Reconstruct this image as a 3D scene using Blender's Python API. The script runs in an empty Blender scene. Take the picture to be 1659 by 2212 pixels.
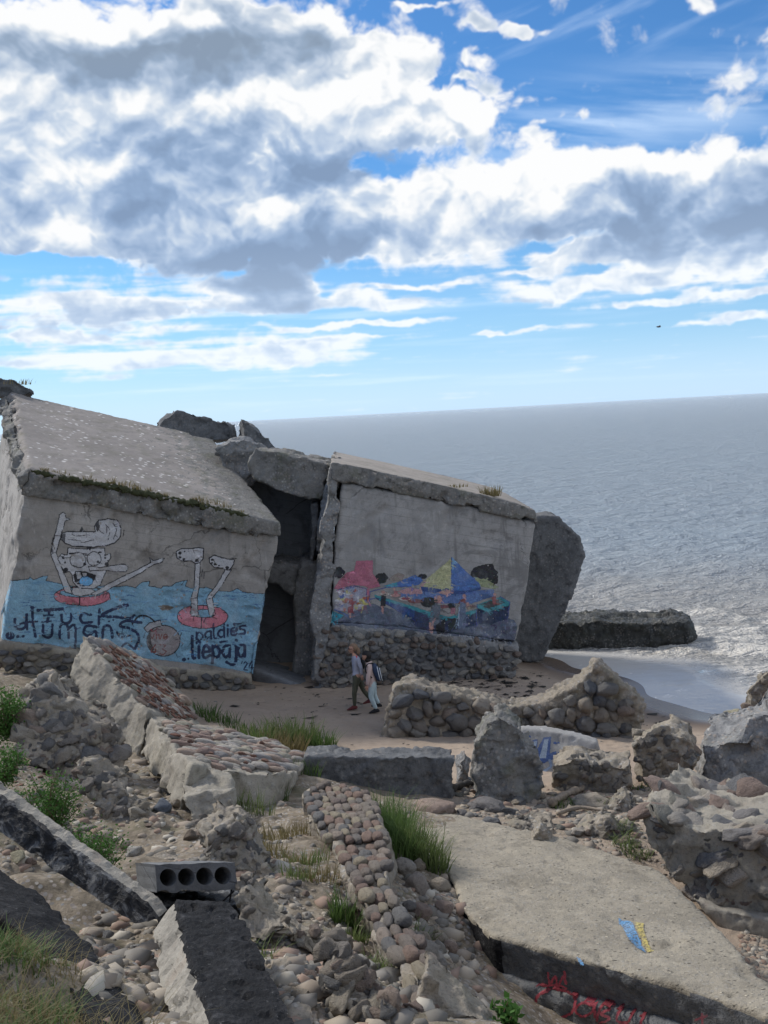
import bpy, bmesh, math, random, os
import numpy as np
from mathutils import Vector, Matrix
from mathutils.bvhtree import BVHTree

random.seed(11)
SC = bpy.context.scene
COL = SC.collection
rad = math.radians

# ------------------------------------------------------------------ camera
CAM_Z = 7.9                      # metres above the sea
FPX, IW, IH = 2200.0, 1659.0, 2212.0
PITCH, ROLL = rad(5.53), rad(3.08)
C0 = np.array([0.0, 0.0, CAM_Z])
FW = np.array([0, math.cos(PITCH), -math.sin(PITCH)])
_u0 = np.array([0, math.sin(PITCH), math.cos(PITCH)])
_r0 = np.array([1.0, 0, 0])
RT = _r0 * math.cos(ROLL) - _u0 * math.sin(ROLL)
UP = _u0 * math.cos(ROLL) + _r0 * math.sin(ROLL)
cam_d = bpy.data.cameras.new('camera')
cam = bpy.data.objects.new('camera', cam_d)
COL.objects.link(cam)
cam_d.sensor_fit = 'VERTICAL'
cam_d.sensor_height = 36.0
cam_d.lens = 36.0 * FPX / IH
cam_d.clip_start = 0.1
cam_d.clip_end = 90000
M = Matrix.Identity(4)
for i in range(3):
    M[i][0], M[i][1], M[i][2], M[i][3] = RT[i], UP[i], -FW[i], C0[i]
cam.matrix_world = M
SC.camera = cam

# ------------------------------------------------------------------ render + exposure
SC.render.engine = 'CYCLES'
SC.cycles.use_denoising = True
SC.cycles.max_bounces = 6
SC.cycles.diffuse_bounces = 3
SC.cycles.glossy_bounces = 3
SC.cycles.transparent_max_bounces = 12
SC.cycles.sample_clamp_indirect = 4
SC.view_settings.view_transform = 'Standard'
SC.view_settings.look = 'None'
SC.view_settings.exposure = 0.45
SC.view_settings.gamma = 1.0

SUN_AZ, SUN_EL = rad(-58), rad(40)       # azimuth from +Y towards +X
# ------------------------------------------------------------------ node helpers
class NT:
    def __init__(s, tree):
        s.t = tree; s.n = tree.nodes; s.l = tree.links
    def put(s, sock, v):
        if hasattr(v, 'is_output') or isinstance(v, bpy.types.NodeSocket):
            s.l.new(v, sock)
        else:
            if sock.type == 'RGBA' and len(v) == 3: v = (*v, 1)
            sock.default_value = v
    def m(s, op, a, b=None, c=None, clamp=False):
        n = s.n.new('ShaderNodeMath'); n.operation = op; n.use_clamp = clamp
        s.put(n.inputs[0], a)
        if b is not None: s.put(n.inputs[1], b)
        if c is not None: s.put(n.inputs[2], c)
        return n.outputs[0]
    def mix(s, f, a, b, mode='MIX'):
        n = s.n.new('ShaderNodeMix'); n.data_type = 'RGBA'; n.blend_type = mode
        s.put(n.inputs[0], f); s.put(n.inputs[6], a); s.put(n.inputs[7], b)
        return n.outputs[2]
    def noise(s, vec, scale, detail=4, rough=0.5, dist=0.0, out=0, dim='3D'):
        n = s.n.new('ShaderNodeTexNoise'); n.noise_dimensions = dim
        if vec is not None: s.l.new(vec, n.inputs['Vector'])
        n.inputs['Scale'].default_value = scale
        n.inputs['Detail'].default_value = detail
        n.inputs['Roughness'].default_value = rough
        n.inputs['Distortion'].default_value = dist
        return n.outputs[out]
    def voro(s, vec, scale, feature='F1', out='Distance', rnd=1.0):
        n = s.n.new('ShaderNodeTexVoronoi'); n.feature = feature
        if vec is not None: s.l.new(vec, n.inputs['Vector'])
        n.inputs['Scale'].default_value = scale
        n.inputs['Randomness'].default_value = rnd
        return n.outputs[out]
    def ramp(s, v, stops, interp='LINEAR'):
        n = s.n.new('ShaderNodeValToRGB'); n.color_ramp.interpolation = interp
        e = n.color_ramp.elements
        while len(e) < len(stops): e.new(0.5)
        for i, (p, c) in enumerate(stops):
            e[i].position = p
            if not hasattr(c, '__len__'): c = (c, c, c)
            e[i].color = (*c, 1)
        s.put(n.inputs[0], v)
        return n.outputs[0]
    def step(s, v, lo, hi):
        n = s.n.new('ShaderNodeMapRange'); n.interpolation_type = 'SMOOTHSTEP'
        s.put(n.inputs[0], v); n.inputs[1].default_value = lo; n.inputs[2].default_value = hi
        return n.outputs[0]
    def xyz(s, x, y, z):
        n = s.n.new('ShaderNodeCombineXYZ')
        s.put(n.inputs[0], x); s.put(n.inputs[1], y); s.put(n.inputs[2], z)
        return n.outputs[0]
    def sep(s, v):
        n = s.n.new('ShaderNodeSeparateXYZ'); s.l.new(v, n.inputs[0]); return n.outputs
    def scale(s, v, vec):
        n = s.n.new('ShaderNodeVectorMath'); n.operation = 'MULTIPLY'
        s.l.new(v, n.inputs[0]); n.inputs[1].default_value = vec
        return n.outputs[0]
    def attr(s, name, out='Color'):
        n = s.n.new('ShaderNodeAttribute'); n.attribute_name = name; return n.outputs[out]

# ------------------------------------------------------------------ pixel <-> world
def ray(px, py):
    return FW + RT * ((px - IW / 2) / FPX) - UP * ((py - IH / 2) / FPX)
def PD(px, py, d):                      # point at depth d
    return C0 + ray(px, py) * d
def PZ(px, py, z):                      # point on the level z
    r = ray(px, py); return C0 + r * ((z - CAM_Z) / r[2])
class Plane:
    def __init__(s, a, b, c):
        s.o = np.array(a, float); n = np.cross(np.array(b) - s.o, np.array(c) - s.o)
        n = n / np.linalg.norm(n)
        if np.dot(n, C0 - s.o) < 0: n = -n
        s.n = n
    def hit(s, px, py, off=0.0):
        r = ray(px, py)
        t = np.dot(s.o + s.n * off - C0, s.n) / np.dot(r, s.n)
        return C0 + r * t
def st(px, py):                         # azimuth, slope of a sky direction
    r = ray(px, py); h = math.hypot(r[0], r[1])
    return math.atan2(r[0], r[1]), r[2] / h

# ------------------------------------------------------------------ world: daylight sky with broken cumulus
# ---- numpy noise
_rs = np.random.RandomState(5)
_PM = _rs.permutation(1024)
_PM = np.concatenate([_PM, _PM])
_G2 = np.stack([np.cos(_rs.rand(1024) * 6.2832), np.sin(_rs.rand(1024) * 6.2832)], 1).astype(np.float32)
_a = _rs.rand(1024) * 6.2832
_G2 = np.stack([np.cos(_a), np.sin(_a)], 1).astype(np.float32)
def pn2(X, Y):
    xi = np.floor(X).astype(np.int32); yi = np.floor(Y).astype(np.int32)
    fx = (X - xi).astype(np.float32); fy = (Y - yi).astype(np.float32)
    ux = fx * fx * fx * (fx * (fx * 6 - 15) + 10); uy = fy * fy * fy * (fy * (fy * 6 - 15) + 10)
    x0 = xi & 1023; x1 = (xi + 1) & 1023; y0 = yi & 1023; y1 = (yi + 1) & 1023
    def g(a, b, dx, dy):
        h = _G2[_PM[_PM[a] + b]]
        return h[..., 0] * dx + h[..., 1] * dy
    n00 = g(x0, y0, fx, fy); n10 = g(x1, y0, fx - 1, fy)
    n01 = g(x0, y1, fx, fy - 1); n11 = g(x1, y1, fx - 1, fy - 1)
    a = n00 + ux * (n10 - n00); b = n01 + ux * (n11 - n01)
    return (a + uy * (b - a)) * 1.4
def fbm2(X, Y, octs, gain=0.5, lac=2.03, billow=False):
    t = 0; a = 1.0; s = 0
    for o in range(octs):
        n = pn2(X * lac ** o + 17.3 * o, Y * lac ** o + 9.1 * o)
        if billow: n = 3.2 * np.abs(n) - 0.75
        t = t + a * n; s += a; a *= gain
    return t / s
def sstep(v, lo, hi):
    q = np.clip((v - lo) / (hi - lo), 0, 1); return q * q * (3 - 2 * q)

def cloud_window(s0, s1, v0, v1, w, h):
    """RGBA of the cumulus in the seaward sky, as a function of azimuth s and slope v."""
    S, V = np.meshgrid(np.linspace(s0, s1, w), np.linspace(v0, v1, h))
    S = S.astype(np.float32); V = V.astype(np.float32)
    ca, sa = math.cos(ROLL), math.sin(ROLL)
    # work in units of a thousandth of a radian from the horizon
    X = S * 1000; Y = V * 1000
    Vc = np.clip(V + 0.02, 0, 2)
    Yl = np.where(Vc < 0.17, 151 * np.log((np.minimum(Vc, 0.17) + 0.075) / 0.075), 151 * math.log(0.245 / 0.075) + 620 * (Vc - 0.17))      # height, stretched: far clouds are flatter
    k = np.clip(0.35 + Vc * 2.2, 0.35, 1.0)
    wx = fbm2(X / 90, Yl / 52, 5, 0.55); wy = fbm2(X / 90 + 40, Yl / 52 + 7, 5, 0.55)
    Xw = X + wx * 66 * k; Yw = Y + wy * 36 * k
    def blobs(lst):
        tot = np.zeros_like(S)
        for (px, py, rx, ry, q) in lst:
            a, b = st(px, py)
            a *= 1000; b *= 1000; rx /= 2.2; ry /= 2.2
            e = ((Xw - a) / rx) ** 2 + ((Yw - b) / ry) ** 2
            tot += q * np.exp(-e ** 1.35)
        return tot
    cov = blobs(COV); dark = blobs(DARK); bright = blobs(BRIGHT)
    bx = X / 74 + wx * 0.32; by = Yl / 40 + wy * 0.32
    bill = fbm2(bx, by, 6, 0.55, billow=True)
    bill_s = fbm2(bx + 0.05, by - 0.22, 4, 0.52, billow=True)
    wisp = fbm2(X / 46 + 80, Yl / 16, 5, 0.58)
    streak = fbm2(X / 150 + 21, Yl / 9 + 4, 5, 0.55)
    far = sstep(V, 0.20, 0.11)
    n = (0.62 * bill - 0.02 + 0.22 * wisp) * (1 - far) + (0.30 * bill + 0.75 * streak) * far
    dens = np.clip(cov, -1, 1.15) + n * 0.95
    alpha = sstep((dens - 0.14) / (0.26 + 0.34 * np.clip(1 - cov, 0, 1)), 0.0, 1.0)
    lit = (fbm2(bx, by, 4, 0.52, billow=True) - bill_s)
    soft = fbm2(X / 110 + 13, Yl / 50 + 3, 5, 0.55)
    dk = dark * (0.62 + 0.9 * soft) + lit * 0.42 + sstep(dens, 0.6, 1.5) * 0.30 - bright * 0.55 + soft * 0.22
    dk = dk + 0.20 * (0.05 - bill)
    edge = 1 - sstep(dens, 0.25, 0.72)
    dk = np.clip(dk + 0.10 * (wisp + 0.2) + 0.05 - edge * (0.20 + 0.35 * sstep(lit, 0.1, -0.2)), 0, 1.15)
    xs = [0.0, 0.12, 0.30, 0.55, 0.80, 1.15]
    R = np.interp(dk, xs, [.72, .63, .455, .305, .215, .175])
    G = np.interp(dk, xs, [.725, .66, .525, .395, .305, .25])
    B = np.interp(dk, xs, [.73, .695, .62, .54, .455, .38])
    # warmer grey overhead on the left, bluer far off
    warm = sstep(V, 0.24, 0.36)
    R = R * (1 + 0.10 * warm * np.clip(dk, 0, 1)); B = B * (1 - 0.12 * warm * np.clip(dk, 0, 1))
    # distance air
    air = sstep(V, 0.20, 0.0) * 0.5
    R = R + (0.60 - R) * air; G = G + (0.72 - G) * air; B = B + (0.86 - B) * air
    # high thin veil and low streaks
    A2, B2 = st(1500, 215)
    tl = V + 0.10 * (S - A2)
    ve = sstep(fbm2(X / 230 + 3, (Y + 0.18 * X) / 26, 6, 0.55), -0.35, 0.55) * np.exp(-((V - B2 - 0.10 * (S - A2)) / 0.034) ** 2) * sstep(S, -0.02, 0.22)
    ve2 = sstep(fbm2(X / 190 + 33, (Y - 0.3 * X) / 30, 6, 0.55), 0.05, 0.7) * sstep(V, 0.28, 0.36) * sstep(S, 0.02, 0.2)
    lo = sstep(fbm2(X / 260 + 9, Y / 13 + 5, 6, 0.55), 0.02, 0.55) * sstep(V, 0.16, 0.10) * sstep(V, 0.004, 0.03)
    lo = lo * (0.35 + 0.65 * sstep(S, 0.16, -0.12))
    hz = sstep(V, 0.075, 0.0)
    thin = np.clip(0.62 * ve + 0.35 * ve2 + 0.55 * lo + 0.42 * hz, 0, 0.85)
    tr, tg, tb = 0.60, 0.725, 0.88
    ao = alpha + (1 - alpha) * thin
    q = np.where(ao > 1e-4, alpha / np.maximum(ao, 1e-4), 0)
    return np.stack([R * q + tr * (1 - q), G * q + tg * (1 - q), B * q + tb * (1 - q), ao], -1).astype(np.float32)
COV = [(250, 110, 470, 120, .95), (620, 70, 140, 75, .6), (130, 330, 330, 150, .85), (560, 235, 430, 75, .85),
       (960, 260, 165, 60, .9), (290, 480, 330, 85, .95), (600, 440, 240, 120, .85),
       (850, 480, 200, 85, .8), (1130, 430, 240, 80, .9), (1440, 420, 260, 85, 1.0), (1620, 470, 220, 95, .9),
       (825, 112, 85, 48, .80), (1050, 62, 34, 16, .55), (1140, 70, 55, 15, .6), (1040, 125, 36, 18, .5), (1000, 160, 22, 10, .4), (1500, 22, 45, 22, .45),
       (935, 5, 70, 10, .6), (1630, 85, 60, 14, .4), (1175, 305, 45, 34, .5), (1290, 255, 45, 26, .5), (1195, 250, 30, 12, .45),
       (230, 660, 380, 50, .62), (300, 770, 330, 34, .72), (640, 768, 120, 28, .62), (572, 632, 82, 52, 1.15), (770, 648, 110, 16, .6),
       (1260, 622, 220, 25, .75), (1330, 548, 210, 20, .8), (1540, 575, 160, 22, .7), (1430, 652, 150, 11, .6), (780, 706, 210, 9, .7),
       (870, 665, 80, 14, .5), (900, 614, 150, 10, .55), (1090, 718, 75, 5, .62), (1560, 695, 140, 9, .62), (720, 808, 90, 6, .45), (1640, 632, 90, 14, .6), (1150, 585, 80, 10, .6),
       (60, 572, 120, 13, -1.3), (300, 860, 700, 26, -.9), (520, 590, 30, 14, -.4),
       (690, 745, 120, 5, .5), (180, 720, 260, 14, .5)]
DARK = [(330, 130, 330, 55, .95), (560, 75, 170, 55, .75), (110, 160, 150, 55, .5), (560, 350, 210, 80, 1.0), (700, 400, 120, 80, .55), (900, 330, 170, 45, .7),
        (310, 420, 120, 90, .8), (600, 530, 210, 55, 1.0), (90, 500, 170, 75, .65), (1280, 500, 320, 52, 1.0), (1580, 470, 230, 95, 1.0),
        (572, 640, 78, 48, 1.3), (200, 300, 180, 35, .3), (880, 470, 120, 40, .4), (250, 690, 360, 26, .6), (380, 805, 300, 12, .5), (60, 770, 150, 22, .35),
        (1230, 645, 200, 8, .5), (450, 560, 260, 22, .5)]
BRIGHT = [(1120, 395, 170, 35, .8), (1450, 345, 230, 32, 1.0), (1010, 250, 130, 50, .8), (520, 225, 300, 45, .5), (120, 40, 200, 50, .6),
          (610, 465, 110, 28, .9), (830, 430, 130, 40, .5), (1310, 462, 70, 16, .6), (180, 480, 70, 30, .5), (820, 100, 70, 40, .5), (680, 40, 70, 50, .8)]

world = bpy.data.worlds.new('World'); SC.world = world; world.use_nodes = True
def build_world():
    S0, S1, V0, V1, W, H = -0.56, 0.56, -0.02, 0.60, 1280, 720
    img = bpy.data.images.new('cumulus', W, H, alpha=True, float_buffer=True)
    img.colorspace_settings.name = 'Non-Color'; img.alpha_mode = 'CHANNEL_PACKED'
    img.pixels.foreach_set(cloud_window(S0, S1, V0, V1, W, H).ravel())
    img.pack()
    t = NT(world.node_tree); t.n.clear()
    out = t.n.new('ShaderNodeOutputWorld'); bg = t.n.new('ShaderNodeBackground')
    t.l.new(bg.outputs[0], out.inputs[0])
    sky = t.n.new('ShaderNodeTexSky'); sky.sky_type = 'NISHITA'; sky.sun_disc = False
    sky.sun_elevation = SUN_EL; sky.sun_rotation = SUN_AZ
    sky.air_density = 1.0; sky.dust_density = 0.5; sky.ozone_density = 3.0
    tc = t.n.new('ShaderNodeTexCoord')
    x, y, z = t.sep(tc.outputs['Generated'])
    s = t.m('ARCTAN2', x, y)
    hyp = t.m('SQRT', t.m('ADD', t.m('MULTIPLY', x, x), t.m('MULTIPLY', y, y)))
    v = t.m('MINIMUM', t.m('DIVIDE', z, t.m('MAXIMUM', hyp, 0.02)), 9.0)
    skyc = t.mix(1.0, sky.outputs[0], SKY_TINT, 'MULTIPLY')
    skyc = t.mix(t.m('MULTIPLY', t.step(v, 0.20, 0.0), 0.6), skyc, (0.42, 0.62, 0.86))
    # the same broken cumulus goes on all round and overhead
    zc = t.m('MAXIMUM', z, 0.06)
    P = t.xyz(t.m('DIVIDE', x, zc), t.m('DIVIDE', y, zc), 0.4)
    n = t.noise(P, 0.9, 5, 0.55)
    al = t.m('MULTIPLY', t.step(n, 0.44, 0.56), t.step(v, 0.0, 0.10))
    cc = t.ramp(n, [(0.48, (0.93, 0.94, 0.95)), (0.58, (0.72, 0.76, 0.84)), (0.70, (0.36, 0.44, 0.58))])
    gen = t.mix(al, skyc, cc)
    ti = t.n.new('ShaderNodeTexImage'); ti.image = img; ti.extension = 'EXTEND'; ti.interpolation = 'Cubic'
    u = t.m('DIVIDE', t.m('SUBTRACT', s, S0), S1 - S0); w = t.m('DIVIDE', t.m('SUBTRACT', v, V0), V1 - V0)
    t.l.new(t.xyz(u, w, 0.0), ti.inputs[0])
    sea = t.mix(ti.outputs[1], skyc, ti.outputs[0])
    away = t.m('MAXIMUM', t.step(t.m('ABSOLUTE', s), 0.44, 0.55), t.step(v, 0.44, 0.58))
    t.l.new(t.mix(away, sea, gen), bg.inputs[0]); bg.inputs[1].default_value = 1.0
SKY_TINT = (0.10 * 0.40, 0.10 * 0.72, 0.10 * 1.0)
build_world()
world.cycles.sampling_method = 'MANUAL'
world.cycles.sample_map_resolution = 512

# ------------------------------------------------------------------ sun, veiled by the clouds
sun_d = bpy.data.lights.new('sun', 'SUN'); sun_d.energy = 3.0; sun_d.angle = rad(7); sun_d.color = (1.0, 0.95, 0.87); sun_d.specular_factor = 0.5
sun = bpy.data.objects.new('sun', sun_d); COL.objects.link(sun)
_sd = Vector((math.sin(SUN_AZ) * math.cos(SUN_EL), math.cos(SUN_AZ) * math.cos(SUN_EL), math.sin(SUN_EL)))
sun.rotation_euler = _sd.to_track_quat('Z', 'Y').to_euler()
sun.location = (-60, 40, 60)
# ================================================================== shape helpers
_G3 = _rs.normal(size=(1024, 3)).astype(np.float32); _G3 /= np.linalg.norm(_G3, axis=1)[:, None]
def pn3(P):
    P = np.asarray(P, np.float32)
    i = np.floor(P).astype(np.int32); f = P - i; u = f * f * f * (f * (f * 6 - 15) + 10)
    o = [(i & 1023), ((i + 1) & 1023)]
    def g(a, b, c):
        h = _PM[_PM[_PM[o[a][:, 0]] + o[b][:, 1]] + o[c][:, 2]]
        d = f - np.array([a, b, c], np.float32)
        return (_G3[h] * d).sum(1)
    x00 = g(0,0,0) + u[:,0]*(g(1,0,0)-g(0,0,0)); x10 = g(0,1,0) + u[:,0]*(g(1,1,0)-g(0,1,0))
    x01 = g(0,0,1) + u[:,0]*(g(1,0,1)-g(0,0,1)); x11 = g(0,1,1) + u[:,0]*(g(1,1,1)-g(0,1,1))
    y0 = x00 + u[:,1]*(x10-x00); y1 = x01 + u[:,1]*(x11-x01)
    return (y0 + u[:,2]*(y1-y0)) * 1.5
def fbm3(P, octs=4, gain=0.5):
    t = 0; a = 1.0
    for o in range(octs):
        t = t + a * pn3(P * 2.03 ** o + 11.7 * o); a *= gain
    return t
def facets(P):
    P = np.asarray(P, np.float32); i = np.floor(P).astype(np.int32)
    best = np.full(len(P), 9.0, np.float32); d = np.zeros(len(P), np.float32)
    for dx in (-1, 0, 1):
        for dy in (-1, 0, 1):
            for dz in (-1, 0, 1):
                c = i + np.array([dx, dy, dz])
                h = _PM[_PM[_PM[c[:, 0] & 1023] + (c[:, 1] & 1023)] + (c[:, 2] & 1023)]
                q = c + 0.5 + _G3[h] * 0.45; e = ((P - q) ** 2).sum(1); m = e < best
                best[m] = e[m]; d[m] = ((P - q) * _G3[_PM[h]]).sum(1)[m] + _G3[_PM[h + 7], 0][m] * .35
    return d
def worley(P):
    P = np.asarray(P, np.float32); i = np.floor(P).astype(np.int32)
    best = np.full(len(P), 9.0, np.float32)
    for dx in (-1, 0, 1):
        for dy in (-1, 0, 1):
            for dz in (-1, 0, 1):
                c = i + np.array([dx, dy, dz])
                h = _PM[_PM[_PM[c[:, 0] & 1023] + (c[:, 1] & 1023)] + (c[:, 2] & 1023)]
                q = c + 0.5 + _G3[h] * 0.45
                best = np.minimum(best, ((P - q) ** 2).sum(1))
    return np.sqrt(best)

def mesh_np(name, V, F, smooth=True):
    me = bpy.data.meshes.new(name)
    V = np.asarray(V, np.float32)
    if isinstance(F, np.ndarray):
        n, k = F.shape
        me.vertices.add(len(V)); me.vertices.foreach_set('co', V.ravel())
        me.loops.add(n * k); me.loops.foreach_set('vertex_index', F.astype(np.int32).ravel())
        me.polygons.add(n); me.polygons.foreach_set('loop_start', np.arange(0, n * k, k, dtype=np.int32))
        me.update(calc_edges=True); me.validate()
    else:
        me.from_pydata(V.tolist(), [], F); me.update()
    if smooth: me.polygons.foreach_set('use_smooth', [True] * len(me.polygons))
    return me
def getV(me):
    a = np.empty(len(me.vertices) * 3, np.float32); me.vertices.foreach_get('co', a); return a.reshape(-1, 3)
def setV(me, V):
    me.vertices.foreach_set('co', np.asarray(V, np.float32).ravel()); me.update()
def getN(me):
    a = np.empty(len(me.vertices) * 3, np.float32); me.vertex_normals.foreach_get('vector', a); return a.reshape(-1, 3)
def grid_faces(nr, nc):
    i = np.arange(nr * nc).reshape(nr, nc)
    return np.stack([i[:-1, :-1], i[:-1, 1:], i[1:, 1:], i[1:, :-1]], -1).reshape(-1, 4)

def tag(o, label=None, cat=None, group=None, kind=None):
    if label: o['label'] = label
    if cat:
        o['category'] = cat; o['kind'] = 'thing'
    if group: o['group'] = group
    if kind: o['kind'] = kind
    return o
def thing(name, loc, label, cat, group=None):
    o = bpy.data.objects.new(name, None); o.empty_display_size = 0.3
    COL.objects.link(o); o.location = Vector(loc)
    return tag(o, label, cat, group)
def worldloc(o):
    v = np.zeros(3)
    while o is not None:
        v = v + np.array(o.location); o = o.parent
    return v
def link(name, me, mat=None, parent=None, loc=None):
    """mesh in world coordinates -> object; its origin sits at loc (or at its parent's)"""
    o = bpy.data.objects.new(name, me); COL.objects.link(o)
    if mat is not None:
        for m_ in (mat if isinstance(mat, (list, tuple)) else [mat]): me.materials.append(m_)
    if parent is not None:
        off = worldloc(parent); o.parent = parent
        if loc is not None: o.location = Vector(np.asarray(loc) - off); off = np.asarray(loc)
        setV(me, getV(me) - off)
    elif loc is not None:
        o.location = Vector(loc); setV(me, getV(me) - np.asarray(loc))
    return o

def remesh(V, F, vox):
    me = bpy.data.meshes.new('tmp'); me.from_pydata([tuple(v) for v in V], [], F); me.update()
    bm = bmesh.new(); bm.from_mesh(me); bmesh.ops.triangulate(bm, faces=bm.faces[:]); bmesh.ops.recalc_face_normals(bm, faces=bm.faces[:]); bm.to_mesh(me); bm.free()
    ob = bpy.data.objects.new('tmp', me); COL.objects.link(ob)
    md = ob.modifiers.new('r', 'REMESH'); md.mode = 'VOXEL'; md.voxel_size = vox; md.use_smooth_shade = True
    dg = bpy.context.evaluated_depsgraph_get(); dg.update()
    m2 = bpy.data.meshes.new_from_object(ob.evaluated_get(dg))
    bpy.data.objects.remove(ob); bpy.data.meshes.remove(me)
    return m2
def relax(me, it=1, f=0.5):
    E = np.empty(len(me.edges) * 2, np.int32); me.edges.foreach_get('vertices', E); E = E.reshape(-1, 2)
    V = getV(me); n = len(V)
    deg = np.bincount(E.ravel(), minlength=n)[:, None]
    for _ in range(it):
        S = np.zeros_like(V)
        for c in range(3):
            S[:, c] = np.bincount(E[:, 0], V[E[:, 1], c], n) + np.bincount(E[:, 1], V[E[:, 0], c], n)
        V = V + f * (S / np.maximum(deg, 1) - V)
    setV(me, V)
def rough(me, ops, seed=0.0, keep=None):
    """ops: (kind, amplitude, feature size); keep = a direction whose faces stay smooth"""
    N0 = getN(me)
    for (k, a, s) in ops:
        V = getV(me); N = getN(me); P = V / s + seed
        if k == 'k':                                          # fracture planes: flat breaks with small ledges
            rs = np.random.RandomState(int(seed * 10) % 9973 + int(s * 100)); ext = np.ptp(V, axis=0); a = min(a, 0.11 * float(ext.min())); cnt = int(np.clip(2.2 * (ext[0] * ext[1] + ext[1] * ext[2] + ext[0] * ext[2]) / (s * s), 12, 170))
            V0 = V.copy()
            for _ in range(cnt):
                i = rs.randint(len(V)); n = N[i] + rs.normal(size=3) * 0.20; n /= np.linalg.norm(n); p = V0[i]
                if keep is not None and N[i] @ keep > .8: continue
                w = V - p; d = w @ n + a * rs.rand() ** 1.5; m = (d > 0) & (d < 2.2 * a) & ((w * w).sum(1) < (s * (0.6 + 0.8 * rs.rand())) ** 2)
                V[m] -= np.outer(d[m] * .95, n)
            D = V - V0; L = np.linalg.norm(D, axis=1); q = np.where(L > a, a / np.maximum(L, 1e-6), 1.0)
            setV(me, V0 + D * q[:, None]); continue
        if keep is not None: a = a * (1 - 0.92 * sstep(N0 @ keep, 0.80, 0.97))
        if k == 'f': d = fbm3(P, 4)
        elif k == 'r': d = 0.45 - np.abs(fbm3(P, 4, 0.55)) * 1.3
        elif k == 'w': d = np.sqrt(np.clip(1 - (worley(P) * 1.25) ** 2, 0, 1)) - 0.5       # pebbles
        elif k == 'c': d = -np.clip(fbm3(P, 4, 0.55) - 0.25, 0, 0.45) * 2                   # broken-out chips
        elif k == 'a': d = facets(P + 0.12 * fbm3(P * 2.0, 2)[:, None])                     # angular breaks
        elif k == 'l': d = np.sin((V[:, 2] / s + fbm3(P * 0.35, 2)) * 6.28) * 0.5           # courses
        setV(me, V + N * (a * d)[:, None])
def prism_faces(n):
    return [list(range(n)), list(range(2 * n - 1, n - 1, -1))] + [[(i + 1) % n, i, n + i, n + (i + 1) % n] for i in range(n)]
def solid(front, back, vox, ops, seed=0.0, rl=1, keep=None):
    V = np.concatenate([front, back]); me = remesh(V, prism_faces(len(front)), vox)
    if rl: relax(me, rl)
    rough(me, ops, seed, keep)
    me.polygons.foreach_set('use_smooth', [True] * len(me.polygons))
    return me

def crisp(front, back, L, ops, seed=0.0):
    """like solid, with straight arrises: the prism is subdivided instead of remeshed"""
    me = bpy.data.meshes.new('m'); me.from_pydata([tuple(v) for v in np.concatenate([front, back])], [], prism_faces(len(front))); me.update()
    bm = bmesh.new(); bm.from_mesh(me); bmesh.ops.recalc_face_normals(bm, faces=bm.faces[:]); bmesh.ops.triangulate(bm, faces=bm.faces[:])
    for _ in range(9):
        e = [x for x in bm.edges if x.calc_length() > L]
        if not e: break
        bmesh.ops.subdivide_edges(bm, edges=e, cuts=1); bmesh.ops.triangulate(bm, faces=bm.faces[:], quad_method='SHORT_EDGE')
    bmesh.ops.recalc_face_normals(bm, faces=bm.faces[:]); bm.to_mesh(me); bm.free()
    rough(me, ops, seed)
    return me

# ================================================================== terrain heights
_ctl = [(800,1535,.60),(600,1490,.75),(700,1495,.66),(900,1480,.58),(1100,1462,.42),(1250,1520,.28),(1150,1620,.60),(1300,1620,.50),
  (1450,1560,.15),(1550,1572,.13),(760,1610,.90),(1000,1640,.82),(1100,1570,.47),(1160,1420,.04),(1235,1444,.0),(1400,1504,-.005),(1545,1545,.0),
  (1300,1422,-.07),(1480,1490,-.025),(1600,1530,-.03),(1500,1436,-.10),(1650,1490,-.14),(1650,1350,-1.3),(1180,1402,-.16),(1130,1412,-.02),(1330,1375,-.6),(480,1530,1.05),(420,1560,1.35),
  (0,1462,2.0),(100,1462,1.75),(250,1482,1.5),(400,1512,1.0),(480,1505,.85),(330,1660,2.1),(500,1745,2.4),(150,1700,2.8),(40,1650,2.9),(200,1850,3.5),(60,1720,3.2),
  (700,1700,2.0),(850,1725,1.75),(700,1800,2.75),(600,1850,3.2),(700,2000,3.6),(600,2100,3.85),(700,2212,4.15),(850,2100,3.35),(930,1900,2.3),(950,2050,2.6),(1000,2180,2.7),
  (300,2010,3.1),(150,1945,2.7),(60,1885,2.9),(430,1900,3.3),(430,1970,3.3),(400,2160,3.7),(100,2050,4.5),(40,2200,5.0),(330,2212,4.4),(500,2212,4.1),
  (1200,2212,1.9),(1500,1760,1.25),(1300,1730,1.35),(1150,1770,1.45),(1000,1745,1.6),(1300,1850,1.45),(1650,2100,1.15),(1650,1720,1.0),(1500,1650,.7)]
_cx = [(-15,33,1.0),(-30,30,3.0),(-20,46,.1),(-6,34,.5),(0,38,-.4),(10,48,-2),(30,42,-2.2),(0,62,-3),(-40,62,-2),(-15,14,4.3),(-8,4,5.8),(0,1,6.2),
  (8,4,4.6),(15,8,2.8),(19,15,1.0),(24,21,-.05),(20,25,-.4),(-30,10,6),(0,-30,7),(-40,-30,7),(40,-30,5),(60,20,-2),(-60,40,2),(100,60,-5),(-100,100,-5),(0,120,-6),(100,-50,4),(-100,-20,6)]
CT = np.array([[*PZ(a, b, z)[:2], z] for a, b, z in _ctl] + [list(map(float, c)) for c in _cx])
def _k(A, B):
    d = np.sqrt(((A[:, None, :] - B[None, :, :]) ** 2).sum(-1) + 0.3); return d
_K = _k(CT[:, :2], CT[:, :2]); _n = len(CT)
_A = np.zeros((_n + 1, _n + 1)); _A[:_n, :_n] = _K - 0.12 * np.eye(_n); _A[:_n, _n] = 1; _A[_n, :_n] = 1
_w = np.linalg.solve(_A, np.append(CT[:, 2], 0))
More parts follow.
